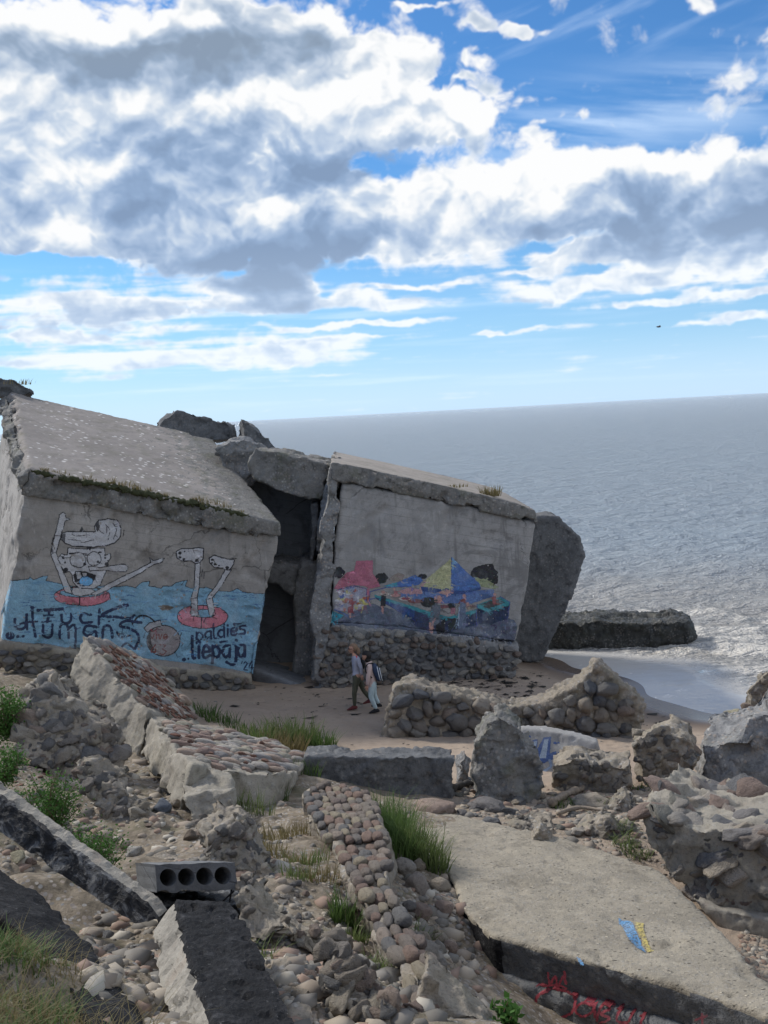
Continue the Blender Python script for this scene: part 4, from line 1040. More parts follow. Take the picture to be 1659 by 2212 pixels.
_l = [(70, 1700, 46), (120, 1655, 40), (310, 1800, 50), (375, 1855, 54), (255, 1745, 44), (470, 1800, 0), (560, 1985, 60), (610, 2135, 80), (550, 2120, 60), (690, 2165, 70), (640, 2200, 60), (240, 2100, 64), (330, 2160, 70), (225, 2185, 60), (350, 2080, 50), (590, 1900, 50), (400, 1705, 40), (45, 1800, 40)]
_l = [q for q in _l if q[2]]
_ow = ['first', 'second', 'third', 'fourth', 'fifth', 'sixth', 'seventh', 'eighth', 'ninth', 'tenth', 'eleventh', 'twelfth', 'thirteenth', 'fourteenth', 'fifteenth', 'sixteenth', 'seventeenth', 'eighteenth']
_rk = sorted(range(len(_l)), key=lambda i: _l[i][0])
_rg = random.Random(77)
for i, (x, y, w) in enumerate(_l):
    a0 = _rg.uniform(0, 1); pts = []
    for k in range(7):
        a = a0 + k * 6.283 / 7; rr = w * .62 * _rg.uniform(.75, 1.15); pts.append((x + rr * math.cos(a), y - w * .25 + rr * .62 * math.sin(a)))
    _o, _p, _m = chunk('masonry_lump', 'angular masonry lump on the rubble bank, %s from the left' % _ow[_rk.index(i)], 'rock', pts, base=(x, y), thick=.22 * w / 50, vox=.022, ops=[('k', .08, .2), ('k', .03, .08), ('f', .012, .03)], mat=['broken_tan', 'mortar', 'broken'][i % 3], lean=_rg.uniform(20, 55), yaw=_rg.uniform(-40, 40), group='masonry lumps on the rubble bank', seed=i * 3.1)

# --- black-coated beam sliding in from the left
def beam():
    R_ = thing('concrete_beam', PD(150, 1900, 9.2), 'long bitumen-stained concrete beam slanting in from the left edge', 'concrete beam')
    pl = Plane(PD(-100, 1690, 9.6), PD(320, 1965, 8.7), PD(-20, 1830, 9.3))
    f = px_poly(pl, [(-150, 1615), (0, 1722), (160, 1842), (322, 1962), (338, 1986), (292, 1994), (180, 1922), (60, 1838), (-150, 1692)])
    me = crisp(f, f + np.array([0.07, .12, 0.02]), .05, [('c', .03, .25), ('f', .012, .12), ('f', .006, .04)], 71.)
    link('beam', me, [M_['edge'], M_['bitumen2']], R_)
    zone(me, R_, pl, .035, 1, 0)
beam()
def hollow():
    R_ = thing('hollow_core_slab', T(410, 1930), 'broken hollow-core floor slab showing four round holes', 'concrete slab')
    d = 8.95; O = PD(338, 1928, d); X = PD(512, 1922, d * .99) - O; Yv = PD(340, 1868, d) - O
    w = np.linalg.norm(X); h = np.linalg.norm(Yv); X /= w; Yv = Yv - X * (X @ Yv); Yv /= np.linalg.norm(Yv); Z = np.cross(X, Yv)
    Z = ray(420, 1895) / np.linalg.norm(ray(420, 1895)) - RT * .30 + UP * .035; Z /= np.linalg.norm(Z)
    L = .75; nh = 4; r = .077; bm = bmesh.new(); K = 20
    rng = random.Random(2)
    def pt(x, y, z): return bm.verts.new(tuple(O + X * x + Yv * y + Z * z))
    def loop(pts, z): return [pt(x, y, z) for x, y in pts]
    outer = []
    for i in range(17): outer.append((w * i / 16, rng.uniform(-.012, .02) if 0 < i < 16 else 0))
    for i in range(5): outer.append((w + rng.uniform(-.008, .008), h * (i + .5) / 5))
    for i in range(17): outer.append((w * (16 - i) / 16, h + rng.uniform(-.006, .004)))
    for i in range(5): outer.append((rng.uniform(-.01, .01), h * (4.5 - i) / 5))
    holes = [[(w * (.16 + .227 * k) + r * math.cos(2 * math.pi * j / K), h * .52 + r * math.sin(2 * math.pi * j / K)) for j in range(K)] for k in range(nh)]
    rings = []
    for z in (0, L):
        lo = [loop(outer, z)] + [loop(hh, z) for hh in holes]; rings.append(lo)
        ed = []
        for l_ in lo:
            for i in range(len(l_)): ed.append(bm.edges.new((l_[i], l_[(i + 1) % len(l_)])))
        bmesh.ops.triangle_fill(bm, use_beauty=True, edges=ed)
    for a, b in zip(*rings):
        for i in range(len(a)): bm.faces.new((a[i], a[(i + 1) % len(a)], b[(i + 1) % len(a)], b[i]))
    bmesh.ops.recalc_face_normals(bm, faces=bm.faces[:])
    me = bpy.data.meshes.new('slab'); bm.to_mesh(me); bm.free()
    link('slab', me, M_['hollow'], R_)
    # steel rods sticking out underneath
    for (a, b) in (((500, 1922), (494, 1962)), ((478, 1950), (505, 1925))):
        bm = bmesh.new(); p, q = Vector(PD(*a, 8.9)), Vector(PD(*b, 8.8)); ax = (q - p); rot = ax.to_track_quat('Z', 'Y').to_matrix().to_4x4()
        bmesh.ops.create_cone(bm, cap_ends=True, segments=8, radius1=.008, radius2=.008, depth=ax.length, matrix=Matrix.Translation((p + q) / 2) @ rot)
        me = bpy.data.meshes.new('rebar'); bm.to_mesh(me); bm.free(); link('rebar', me, M_['bitumen'], R_)
hollow()
chunk('void_fill', 'added black fill standing in for the dark void under the hollow-core slab', 'rubble', [(318, 1935), (360, 1926), (520, 1922), (535, 1960), (500, 1990), (330, 1995)], depth=9.0, thick=.5, vox=.03, ops=CONG, mat='bitumen2')  # support block added under the slab, coloured black to paint the void's shade
def black_slab():
    R_ = thing('bitumen_slab', T(520, 2180), 'concrete slab with a black bitumen top lying at the bottom left', 'concrete slab')
    pl = Plane(PD(380, 1945, 7.75), PD(640, 2220, 5.5), PD(500, 1950, 7.8))
    f = px_poly(pl, [(382, 1942), (440, 1944), (495, 1950), (528, 1985), (560, 2050), (600, 2140), (650, 2240), (690, 2330), (540, 2330), (478, 2240), (432, 2130), (405, 2040), (390, 1985)])
    v = (PD(352, 2026, 7.0) - PD(398, 2005, 7.0)) * 1.1 - pl.n * .16
    me = crisp(f, f + v, .05, [('c', .04, .25), ('f', .014, .12), ('f', .006, .04)], 81.)
    link('slab', me, [M_['bitumen'], M_['edge']], R_)
    zone(me, R_, pl, .035, 0, 1)
black_slab()
def membrane():
    pl = Plane(PD(0, 1900, 8.2), PD(300, 2200, 6.3), PD(150, 2010, 7.6))
    f = px_poly(Plane(PZ(0, 1900, 4.35), PZ(310, 2200, 4.55), PZ(60, 2040, 4.62)), [(-150, 1790), (0, 1880), (80, 1925), (170, 2010), (230, 2090), (300, 2185), (340, 2260), (220, 2260), (150, 2140), (70, 2030), (-20, 1960), (-150, 1890)])
    me = solid(f, f + np.array([0, .05, -.22]), .035, [('f', .035, .5), ('f', .015, .12)], 91.)
    tag(link('roofing_slab', me, M_['bitumen'], loc=f.mean(0)), 'grey-black roofing slab along the grassy bank at the bottom left', 'concrete slab')
membrane()
# ================================================================== paint on the walls
def paint_mat(name, wear=0.35, rough_=0.75, fade=0.0):
    m_, t, b = newmat(name); p = pos(t)
    at = t.n.new('ShaderNodeAttribute'); at.attribute_name = 'paint'
    n = t.noise(p, 3.0, 6, 0.65); n2 = t.noise(p, 24, 4, 0.65); n3 = t.noise(t.scale(p, (1.2, 1.2, 0.7)), 1.6, 4, 0.6)
    c = t.mix(t.m('MULTIPLY', t.step(n, 0.42, 0.72), 0.30), at.outputs['Color'], t.mix(1.0, at.outputs['Color'], (0.62, 0.64, 0.68), 'MULTIPLY'))
    c = t.mix(t.m('MULTIPLY', t.step(n3, 0.50, 0.70), 0.18), c, (0.62, 0.66, 0.68))
    c = t.mix(0.07, c, (0.26, 0.25, 0.24))
    t.l.new(c, b.inputs['Base Color']); b.inputs['Roughness'].default_value = rough_
    w = t.m('MULTIPLY', t.m('MAXIMUM', t.step(n2, 0.60, 0.70), t.step(n, 0.66, 0.74)), wear)
    w = t.m('MAXIMUM', w, t.m('MULTIPLY', t.step(t.noise(p, 38, 5, 0.7), 0.44, 0.60), fade * 2.4))
    t.l.new(t.m('MULTIPLY', at.outputs['Alpha'], t.m('SUBTRACT', 1.0, t.m('MINIMUM', w, 1.0))), b.inputs['Alpha'])
    bump(t, b, t.m('ADD', n, t.m('MULTIPLY', n2, 0.5)), 0.3, 0.02)
    return m_
M_['paint'] = paint_mat('wall_paint', 0.55, fade=.10); M_['paint_worn'] = paint_mat('worn_paint', 0.95, fade=.35)
def spl(pts, k=6, closed=False):
    P = np.array(pts, float); n = len(P); out = []
    for i in range(n if closed else n - 1):
        a = P[(i - 1) % n] if closed or i > 0 else P[0]; b = P[i]; c = P[(i + 1) % n]; d = P[(i + 2) % n] if closed or i < n - 2 else P[-1]
        for j in range(k):
            t = j / k
            out.append(0.5 * (2 * b + (c - a) * t + (2 * a - 5 * b + 4 * c - d) * t * t + (3 * b - a - 3 * c + d) * t ** 3))
    if not closed: out.append(P[-1])
    return np.array(out)
class Canvas:
    def __init__(s, x0, y0, x1, y1, step, wob=2.0, seed=0):
        s.xs = np.arange(x0, x1, step); s.ys = np.arange(y0, y1, step)
        s.X, s.Y = np.meshgrid(s.xs, s.ys); s.c = np.zeros(s.X.shape + (4,), np.float32)
        s.wx = s.X + wob * fbm2(s.X / 22 + seed, s.Y / 22, 3); s.wy = s.Y + wob * fbm2(s.X / 22 + 50, s.Y / 22 + seed, 3)
    def _put(s, m, col, a=1.0):
        s.c[m, :3] = s.c[m, :3] * (1 - a) + np.array(col) * a; s.c[m, 3] = np.maximum(s.c[m, 3], a)
    def poly(s, pts, col, line=0, lcol=(.012, .012, .018), a=1.0, smooth=False):
        if smooth: pts = spl(pts, 5, True)
        P = np.array(pts); lo = P.min(0) - 12; hi = P.max(0) + 12
        i0, i1 = np.searchsorted(s.ys, [lo[1], hi[1]]); j0, j1 = np.searchsorted(s.xs, [lo[0], hi[0]])
        m = np.zeros(s.X.shape, bool); m[i0:i1, j0:j1] = inpoly(s.wx[i0:i1, j0:j1], s.wy[i0:i1, j0:j1], P)
        s._put(m, col, a)
        if line: s.stroke(list(map(tuple, P)) + [tuple(P[0])], line, lcol)
    def stroke(s, pts, w, col, a=1.0, smooth=False):
        if smooth: pts = spl(pts, 5)
        for (p, q) in zip(pts[:-1], pts[1:]):
            p = np.array(p, float); q = np.array(q, float)
            lo = np.minimum(p, q) - w - 6; hi = np.maximum(p, q) + w + 6
            i0, i1 = np.searchsorted(s.ys, [lo[1], hi[1]]); j0, j1 = np.searchsorted(s.xs, [lo[0], hi[0]])
            x = s.wx[i0:i1, j0:j1] - p[0]; y = s.wy[i0:i1, j0:j1] - p[1]; d = q - p; L = d @ d + 1e-9
            t = np.clip((x * d[0] + y * d[1]) / L, 0, 1)
            m = (x - t * d[0]) ** 2 + (y - t * d[1]) ** 2 < (w / 2) ** 2; cc = s.c[i0:i1, j0:j1]
            cc[m, :3] = cc[m, :3] * (1 - a) + np.array(col) * a; cc[m, 3] = np.maximum(cc[m, 3], a)
    def ell(s, cx, cy, rx, ry, col, line=0, lcol=(.012, .012, .018), a=1.0):
        s.poly([(cx + rx * math.cos(k * .1571), cy + ry * math.sin(k * .1571)) for k in range(40)], col, line, lcol, a)
    def brush(s, n, L, w, amt):
        """visible brush strokes: short dabs a little lighter or darker than what they lie on"""
        rs = np.random.RandomState(n); ok = np.argwhere(s.c[..., 3] > .9)
        for _ in range(n):
            i, j = ok[rs.randint(len(ok))]; x, y = s.xs[j], s.ys[i]; a = rs.normal() * .5 + (1.57 if rs.rand() < .3 else 0); l = L * rs.uniform(.5, 1.4)
            col = np.clip(s.c[i, j, :3] * rs.uniform(1 - amt, 1 + amt * 1.2) + rs.normal(size=3) * .012, 0, .8)
            al = s.c[..., 3].copy(); s.stroke([(x, y), (x + l * math.cos(a), y + l * math.sin(a))], w * rs.uniform(.5, 1.3), col, a=.7); s.c[..., 3] = al
    def build(s, name, plane, tomap, bvh, parent, mat, label=None, off=0.007):
        m = s.c[..., 3] > 0
        H, W = m.shape
        keep = m.copy(); keep[1:] |= m[:-1]; keep[:-1] |= m[1:]; keep[:, 1:] |= m[:, :-1]; keep[:, :-1] |= m[:, 1:]
        col = s.c.copy()
        for ax_ in (0, 1):
            for d in (1, -1):
                r = np.roll(s.c, d, ax_); e = (col[..., 3] == 0) & (r[..., 3] > 0); col[e, :3] = r[e, :3]
        idx = -np.ones(m.shape, int); ii, jj = np.nonzero(keep); idx[ii, jj] = np.arange(len(ii))
        q = np.stack([idx[:-1, :-1], idx[:-1, 1:], idx[1:, 1:], idx[1:, :-1]], -1).reshape(-1, 4); q = q[(q >= 0).all(1)]
        q = q[:, ::-1]
        px, py = tomap(s.X[ii, jj], s.Y[ii, jj])
        R = FW + RT * ((px - IW / 2) / FPX)[:, None] - UP * ((py - IH / 2) / FPX)[:, None]
        t = np.dot(plane.o - C0, plane.n) / (R @ plane.n); V = C0 + R * t[:, None]
        n = Vector(plane.n); nb = np.array(plane.n)
        for k in range(len(V)):
            h = bvh.ray_cast(Vector(V[k] + nb * 0.6), -n, 1.2)
            V[k] = (np.array(h[0]) if h[0] is not None else V[k]) + nb * off
        me = mesh_np(name, V, q)
        at = me.attributes.new('paint', 'FLOAT_COLOR', 'POINT'); at.data.foreach_set('color', col[ii, jj].astype(np.float32).ravel())
        o = link(name, me, M_[mat], parent)
        if label: o['label'] = label
        return o
NAVY = (.014, .030, .085); WHITE = (.50, .50, .52); INK = (.012, .012, .018); SKYB = (.22, .41, .545); PINK = (.58, .20, .25)
GL = {'p': [[(0, 0), (0, 1.55)], [(0, .2), (.5, 0), (1, .35), (.85, .85), (.4, 1), (0, .8)]], 'a': [[(1, 0), (.4, 0), (0, .5), (.4, 1), (1, .7)], [(1, 0), (1, 1)]],
      'l': [[(0, -.95), (.05, .8), (.4, 1)]], 'd': [[(1, .1), (.4, 0), (0, .5), (.4, 1), (1, .8)], [(1, -.8), (1, 1)]], 'i': [[(.2, 0), (.2, 1)], [(.2, -.5), (.25, -.45)]],
      'e': [[(0, .5), (1, .4), (.7, 0), (.3, 0), (0, .4), (.1, .9), (.5, 1), (1, .8)]], 's': [[(1, 0), (.2, .05), (.1, .4), (.9, .6), (.8, 1), (0, 1.05)]],
      'j': [[(.5, 0), (.5, 1.3), (0, 1.75), (-.8, 1.5)], [(.5, -.5), (.55, -.45)]], 'v': [[(0, 0), (.4, 1), (.9, 0)]], '4': [[(.7, -.8), (0, .5), (1, .5)], [(.75, 0), (.7, 1)]],
      '3': [[(0, -.8), (.9, -.8), (.4, 0), (1, .4), (.5, 1), (0, .8)]], '2': [[(0, -.4), (.5, -.8), (.9, -.3), (0, 1), (1, 1)]], "'": [[(.3, -.8), (.2, -.4)]],
      'u': [[(0, 0), (.05, .8), (.4, 1), (.9, .7)], [(1, 0), (1, 1)]], 'b': [[(0, -.8), (0, 1), (.8, .9), (.8, .2), (0, .2)]], 'o': [[(.5, 0), (0, .5), (.5, 1), (1, .5), (.5, 0)]]}
def write(cv, txt, x, y, w, h, gap, lw, col, dy=0.0):
    for ch in txt:
        for st_ in GL.get(ch, []):
            P = [(x + w * a, y + h * b) for a, b in st_]
            cv.stroke(P, lw, col, smooth=len(P) > 2)
        x += (w if ch not in "lij'" else w * .35) + gap; y += dy
def left_mural():
    c = Canvas(0, 780, 1500, 1740, 2.5, 3.0)
    blue = [(-40, 1430), (0, 1420), (18, 1330), (55, 1215), (120, 1208), (160, 1202), (166, 1190), (186, 1208), (235, 1186), (266, 1183), (255, 1210), (330, 1225), (420, 1245), (600, 1240), (640, 1250), (700, 1240), (750, 1250), (790, 1218), (832, 1214), (825, 1240), (860, 1245), (895, 1255), (905, 1240), (950, 1243), (980, 1220), (1042, 1208), (1030, 1240), (1060, 1255), (1150, 1250), (1200, 1268), (1280, 1275), (1320, 1255), (1350, 1275), (1400, 1280), (1472, 1285), (1465, 1350), (1447, 1450), (1432, 1530), (1416, 1650), (1405, 1728), (1330, 1712), (1100, 1674), (800, 1642), (500, 1595), (300, 1578), (0, 1538)]
    c.poly(blue, SKYB)
    top = blue[3:35]
    c.stroke(top, 3.5, INK)
    rng = random.Random(4)
    sh = sstep(fbm2(c.X / 130, c.Y / 28, 4), .12, .5)[..., None] * (c.c[..., 3:] > 0) * .45
    c.c[..., :3] = c.c[..., :3] * (1 - sh) + np.array([.085, .25, .46]) * sh
    for _ in range(60):                                               # ripples
        x, y = rng.uniform(40, 1400), rng.uniform(1270, 1640)
        if inpoly(np.array(x), np.array(y), blue): c.stroke([(x, y), (x + rng.uniform(20, 45), y - rng.uniform(-4, 9)), (x + rng.uniform(50, 80), y + rng.uniform(-4, 6))], 3.0, (.045, .13, .30), smooth=True)
    c.poly([(875, 1352), (930, 1350), (968, 1362), (940, 1380), (900, 1378)], (.20, .17, .14))
    # --- swimmer
    c.ell(455, 1298, 155, 56, PINK, 5); c.ell(455, 1276, 122, 28, SKYB, 4)
    c.poly([(395, 1285), (405, 1250), (480, 1245), (530, 1270), (520, 1292), (440, 1298)], WHITE, 4)
    c.poly([(350, 830), (362, 838), (365, 865), (388, 874), (362, 882), (340, 955), (311, 1058), (346, 1150), (388, 1240), (402, 1284), (362, 1274), (322, 1165), (284, 1075), (282, 1048), (304, 960), (324, 880), (330, 846)], WHITE, 5)
    c.poly([(500, 1288), (600, 1232), (700, 1178), (818, 1128), (838, 1116), (830, 1090), (852, 1105), (880, 1094), (914, 1087), (900, 1109), (870, 1121), (840, 1137), (720, 1202), (600, 1264), (530, 1294)], WHITE, 5)
    c.poly([(375, 1030), (470, 1036), (580, 1030), (583, 1072), (612, 1060), (616, 1085), (590, 1120), (601, 1140), (576, 1190), (556, 1236), (520, 1256), (440, 1252), (405, 1220), (400, 1180), (386, 1160), (360, 1166), (340, 1130), (320, 1090), (340, 1064), (375, 1070)], WHITE, 5)
    c.poly([(345, 950), (372, 940), (530, 942), (524, 910), (545, 880), (600, 868), (650, 880), (673, 920), (668, 970), (640, 1000), (600, 1015), (520, 1026), (400, 1020), (358, 1002), (338, 985)], WHITE, 6)
    for a in ([(585, 900), (610, 930), (600, 985)], [(620, 890), (645, 930), (630, 980)], [(560, 890), (550, 930), (575, 950)], [(380, 985), (440, 990), (460, 1000), (520, 985)], [(400, 955), (430, 965), (470, 960)]):
        c.stroke(a, 4, INK, smooth=True)
    c.poly([(440, 940), (455, 910), (470, 940)], INK); c.poly([(345, 955), (365, 950), (360, 1000), (342, 985)], (.10, .10, .11))
    c.poly([(528, 905), (548, 880), (552, 925), (540, 945)], (.05, .05, .055)); c.poly([(480, 1025), (510, 1025), (500, 1048), (490, 1035), (480, 1045)], INK)
    c.stroke([(385, 1062), (440, 1058), (490, 1072)], 9, INK); c.stroke([(500, 1075), (530, 1062), (562, 1052)], 9, INK)
    c.ell(433, 1098, 44, 44, WHITE, 5); c.ell(522, 1090, 39, 38, WHITE, 5); c.ell(470, 1120, 9, 9, INK); c.ell(545, 1106, 7, 7, INK)
    c.poly([(490, 1130), (560, 1140), (640, 1124), (695, 1119), (713, 1138), (700, 1161), (640, 1160), (560, 1157), (498, 1158)], WHITE, 5)
    c.poly([(418, 1160), (470, 1160), (536, 1182), (520, 1215), (500, 1240), (450, 1246), (415, 1220), (406, 1182)], INK)
    c.poly([(420, 1165), (446, 1168), (452, 1200), (430, 1205)], WHITE); c.poly([(456, 1172), (482, 1172), (476, 1195), (460, 1196)], WHITE)
    c.ell(478, 1216, 38, 25, (.16, .40, .66), 3)
    for (x, y, r) in ((366, 1150, 12), (592, 1120, 11), (350, 1085, 7), (362, 1110, 6), (345, 1120, 5), (585, 1085, 6), (600, 1100, 5)): c.ell(x, y, r, r, INK)
    c.stroke([(443, 1300), (441, 1352)], 7, INK); c.stroke([(310, 1275), (345, 1290)], 5, INK); c.stroke([(600, 1275), (572, 1292)], 5, INK)
    c.ell(455, 1299, 155, 56, PINK, 0, a=0.0)
    # --- legs in the second ring
    c.ell(1126, 1414, 140, 64, PINK, 5); c.ell(1128, 1396, 72, 22, SKYB, 4)
    c.poly([(1085, 1098), (1113, 1098), (1106, 1250), (1096, 1310), (1101, 1412), (1062, 1412), (1062, 1310), (1078, 1250)], WHITE, 5)
    c.poly([(1255, 1148), (1286, 1150), (1226, 1250), (1180, 1312), (1196, 1402), (1165, 1410), (1144, 1315), (1200, 1240)], WHITE, 5)
    c.poly([(978, 1050), (1010, 1034), (1132, 1031), (1128, 1090), (1110, 1112), (1085, 1117), (1060, 1102), (1010, 1102), (984, 1085)], WHITE, 6)
    c.poly([(1163, 1085), (1190, 1070), (1260, 1090), (1302, 1095), (1298, 1122), (1275, 1152), (1250, 1152), (1240, 1142), (1190, 1139), (1164, 1110)], WHITE, 6)
    for (x, y, r) in ((1000, 1058, 10), (1000, 1082, 8), (1022, 1092, 8), (1095, 1100, 12), (1025, 1050, 6), (1180, 1095, 9), (1195, 1120, 9), (1178, 1112, 6), (1262, 1140, 11), (1215, 1128, 6)): c.ell(x, y, r, r * .8, INK)
    c.stroke([(1060, 1312), (1098, 1312)], 4, INK); c.stroke([(1142, 1318), (1182, 1312)], 4, INK); c.stroke([(1120, 1420), (1118, 1474)], 7, INK); c.stroke([(1130, 1352), (1128, 1380)], 4, INK)
    for a in ([(995, 1400), (1010, 1425)], [(1240, 1390), (1256, 1392)], [(1125, 1150), (1120, 1190)], [(1135, 1165), (1132, 1200)], [(1285, 1085), (1318, 1088)], [(690, 930), (684, 965)], [(296, 970), (286, 1010)]): c.stroke(a, 4, INK)
    # --- bomb
    c.ell(908, 1545, 92, 86, (.30, .27, .27), 6); c.poly([(818, 1530), (835, 1490), (840, 1560), (870, 1622), (830, 1590)], (.05, .04, .04))
    c.poly([(800, 1475), (830, 1445), (890, 1430), (900, 1460), (840, 1480), (820, 1500)], (.42, .42, .44), 5)
    c.stroke([(735, 1452), (770, 1415), (820, 1408), (860, 1440)], 10, INK, smooth=True)
    RB = (.23, .05, .04)
    write(c, 'vive', 838, 1510, 20, 26, 8, 5, RB); write(c, '43', 838, 1592, 36, 30, 14, 6, RB)
    c.stroke([(838, 1480), (850, 1492), (866, 1490), (870, 1476)], 4, (.35, .06, .08), smooth=True)
    for a in ([(1008, 1500), (1000, 1530)], [(1018, 1560), (1008, 1575)], [(806, 1500), (798, 1530)]): c.stroke(a, 4, INK)
    # --- lettering
    S = lambda p, w=12, sm=True: c.stroke(p, w * 1.3, NAVY, smooth=sm and len(p) > 2)
    S([(210, 1378), (345, 1370)], 14); S([(275, 1376), (262, 1442)]); S([(242, 1408), (295, 1404)], 10); S([(232, 1444), (284, 1440)], 8)
    S([(340, 1402), (345, 1438), (370, 1450), (392, 1434), (394, 1400)]); S([(505, 1402), (462, 1396), (445, 1420), (462, 1446), (508, 1443)])
    S([(552, 1374), (548, 1452)]); S([(550, 1410), (610, 1380), (690, 1350)], 14); S([(560, 1410), (640, 1415), (722, 1424), (745, 1405)], 12); c.ell(706, 1350, 12, 10, NAVY)
    S([(82, 1425), (85, 1465), (108, 1482), (140, 1468), (148, 1400)]); S([(146, 1400), (150, 1484)], 11); S([(178, 1362), (182, 1440), (196, 1522)]); S([(112, 1452), (205, 1440)], 9)
    S([(238, 1460), (240, 1518), (262, 1536), (286, 1518), (290, 1458)]); S([(330, 1532), (336, 1462), (372, 1460), (382, 1530)]); S([(382, 1480), (402, 1460), (418, 1470), (418, 1560), (410, 1625)], 11)
    S([(536, 1470), (482, 1464), (464, 1500), (490, 1520), (528, 1492), (536, 1530)]); S([(570, 1526), (576, 1470), (612, 1468), (624, 1528)])
    S([(784, 1444), (690, 1440), (670, 1468), (748, 1492), (772, 1535), (750, 1592)]); S([(745, 1592), (700, 1560), (670, 1590)], 9); S([(650, 1500), (670, 1530), (720, 1520)], 10)
    c.ell(55, 1518, 26, 22, NAVY); c.ell(98, 1524, 10, 9, NAVY); c.ell(129, 1521, 8, 8, NAVY); c.ell(605, 1438, 6, 6, NAVY); c.ell(628, 1432, 5, 5, NAVY); c.ell(178, 1362, 12, 10, NAVY)
    write(c, 'paldies', 1092, 1500, 34, 40, 13, 12, NAVY, dy=-5)
    S([(1340, 1455), (1300, 1452), (1305, 1462)], 7)
    write(c, 'liepaja', 1068, 1580, 40, 62, 15, 17, NAVY, dy=-1.5); S([(1222, 1552), (1262, 1548)], 9); write(c, "'24", 1338, 1682, 22, 24, 8, 7, NAVY)
    c.ell(1022, 1650, 12, 11, NAVY); c.ell(1046, 1645, 6, 6, NAVY)
    c.brush(900, 26, 5, .22)
    f = lambda x, y: (x * .3889, 783.4 + y * .3889)
    c.build('mural', LPL, f, LEFT_BVH, LEFT, 'paint', 'blue sea mural with white cartoon swimmer, bomb and navy lettering')
left_mural()
def right_mural():
    c = Canvas(60, 70, 1560, 790, 3.0, 5.0, 7)
    rng = random.Random(6)
    GB = (.105, .125, .175); BLU = (.07, .155, .40); DBL = (.03, .07, .22); TEAL = (.045, .26, .30); BLK = (.016, .018, .022); SKIN = (.50, .28, .24); YEL = (.42, .42, .24); PK = (.42, .14, .20)
    c.poly([(85, 612), (100, 590), (190, 540), (380, 430), (470, 470), (560, 490), (660, 540), (740, 580), (845, 600), (1000, 620), (1230, 590), (1300, 600), (1460, 560), (1515, 580), (1537, 620), (1524, 755), (1400, 735), (1100, 705), (900, 692), (640, 652), (300, 642)], GB)
    sh = sstep(fbm2(c.X / 90, c.Y / 40, 4), .05, .5)[..., None] * (c.c[..., 3:] > 0) * .6
    c.c[..., :3] = c.c[..., :3] * (1 - sh) + np.array([.19, .215, .27]) * sh
    c.poly([(95, 505), (190, 540), (84, 602)], (.03, .27, .36))
    for (x, y, rx, ry) in ((145, 205, 52, 44), (480, 248, 50, 42), (800, 235, 36, 20), (1285, 222, 112, 86), (1340, 260, 55, 45)): c.poly([(x + rx * math.cos(k * .4) * rng.uniform(.8, 1.1), y + ry * math.sin(k * .4) * rng.uniform(.8, 1.1)) for k in range(16)], BLK, smooth=True)
    c.poly([(530, 262), (570, 225), (610, 205), (660, 225), (640, 260), (560, 275)], (.26, .22, .19))
    c.poly([(108, 332), (150, 270), (210, 205), (266, 190), (281, 114), (411, 111), (411, 210), (472, 312), (440, 322), (382, 332), (350, 312), (262, 302), (140, 336)], PK); c.poly([(362, 332), (386, 330), (386, 430), (362, 420)], PK)
    c.poly([(490, 310), (600, 280), (742, 224), (805, 266), (770, 302), (700, 312), (590, 316)], BLU); c.poly([(488, 312), (600, 280), (602, 314)], (.03, .28, .37))
    c.poly([(1190, 235), (1300, 262), (1392, 320), (1350, 332), (1240, 312)], (.28, .31, .17))
    c.poly([(640, 330), (780, 330), (880, 370), (1352, 334), (1357, 392), (1180, 446), (900, 445), (620, 390)], (.10, .17, .36)); c.poly([(600, 350), (700, 320), (790, 340), (800, 372), (640, 370)], (.42, .25, .27))
    c.poly([(1022, 85), (980, 130), (780, 298), (770, 335), (900, 360), (1012, 332), (1028, 330)], YEL); c.poly([(780, 300), (830, 260), (800, 320), (775, 340)], (.45, .30, .28))
    c.poly([(1028, 85), (1080, 140), (1160, 220), (1240, 290), (1252, 330), (1150, 372), (1020, 376), (1020, 90)], BLU); c.poly([(1028, 85), (1050, 105), (1045, 140), (1026, 160)], (.18, .34, .52))
    sh = sstep(fbm2(c.X / 60 + 5, c.Y / 90, 4), .05, .5)[..., None] * .35 * (c.c[..., 2:3] > .3); c.c[..., :3] = c.c[..., :3] * (1 - sh) + np.array([.17, .28, .52]) * sh
    c.poly([(780, 312), (900, 328), (1010, 328), (1010, 346), (900, 364), (788, 350)], DBL); c.poly([(1014, 340), (1120, 348), (1252, 318), (1246, 337), (1120, 372), (1018, 377)], DBL)
    c.stroke([(1022, 90), (1018, 375)], 5, DBL); c.stroke([(1005, 375), (1002, 440)], 4, DBL)
    c.poly([(900, 365), (980, 335), (1020, 350), (990, 380)], (.46, .28, .25))
    c.poly([(425, 385), (740, 480), (1000, 560), (1222, 500), (1224, 618), (1090, 640), (1000, 666), (840, 650), (745, 626), (690, 560), (560, 480), (430, 405)], (.03, .045, .10)); c.poly([(430, 400), (735, 495), (735, 575), (690, 560), (560, 478)], DBL)
    c.poly([(425, 376), (740, 472), (850, 510), (1000, 548), (1222, 488), (1222, 520), (1000, 582), (840, 540), (735, 500), (425, 394)], TEAL)
    for (x, y, rx, ry, q) in ((500, 372, 38, 14, (.45, .40, .36)), (585, 382, 40, 14, (.36, .16, .14)), (660, 408, 50, 16, (.42, .38, .37)), (665, 408, 34, 9, (.28, .06, .07)), (740, 428, 55, 18, (.20, .10, .10)), (840, 435, 60, 40, BLK), (1020, 465, 32, 22, BLK), (960, 470, 40, 14, (.20, .08, .09)), (1170, 470, 50, 14, (.16, .12, .12))): c.ell(x, y, rx, ry, q)
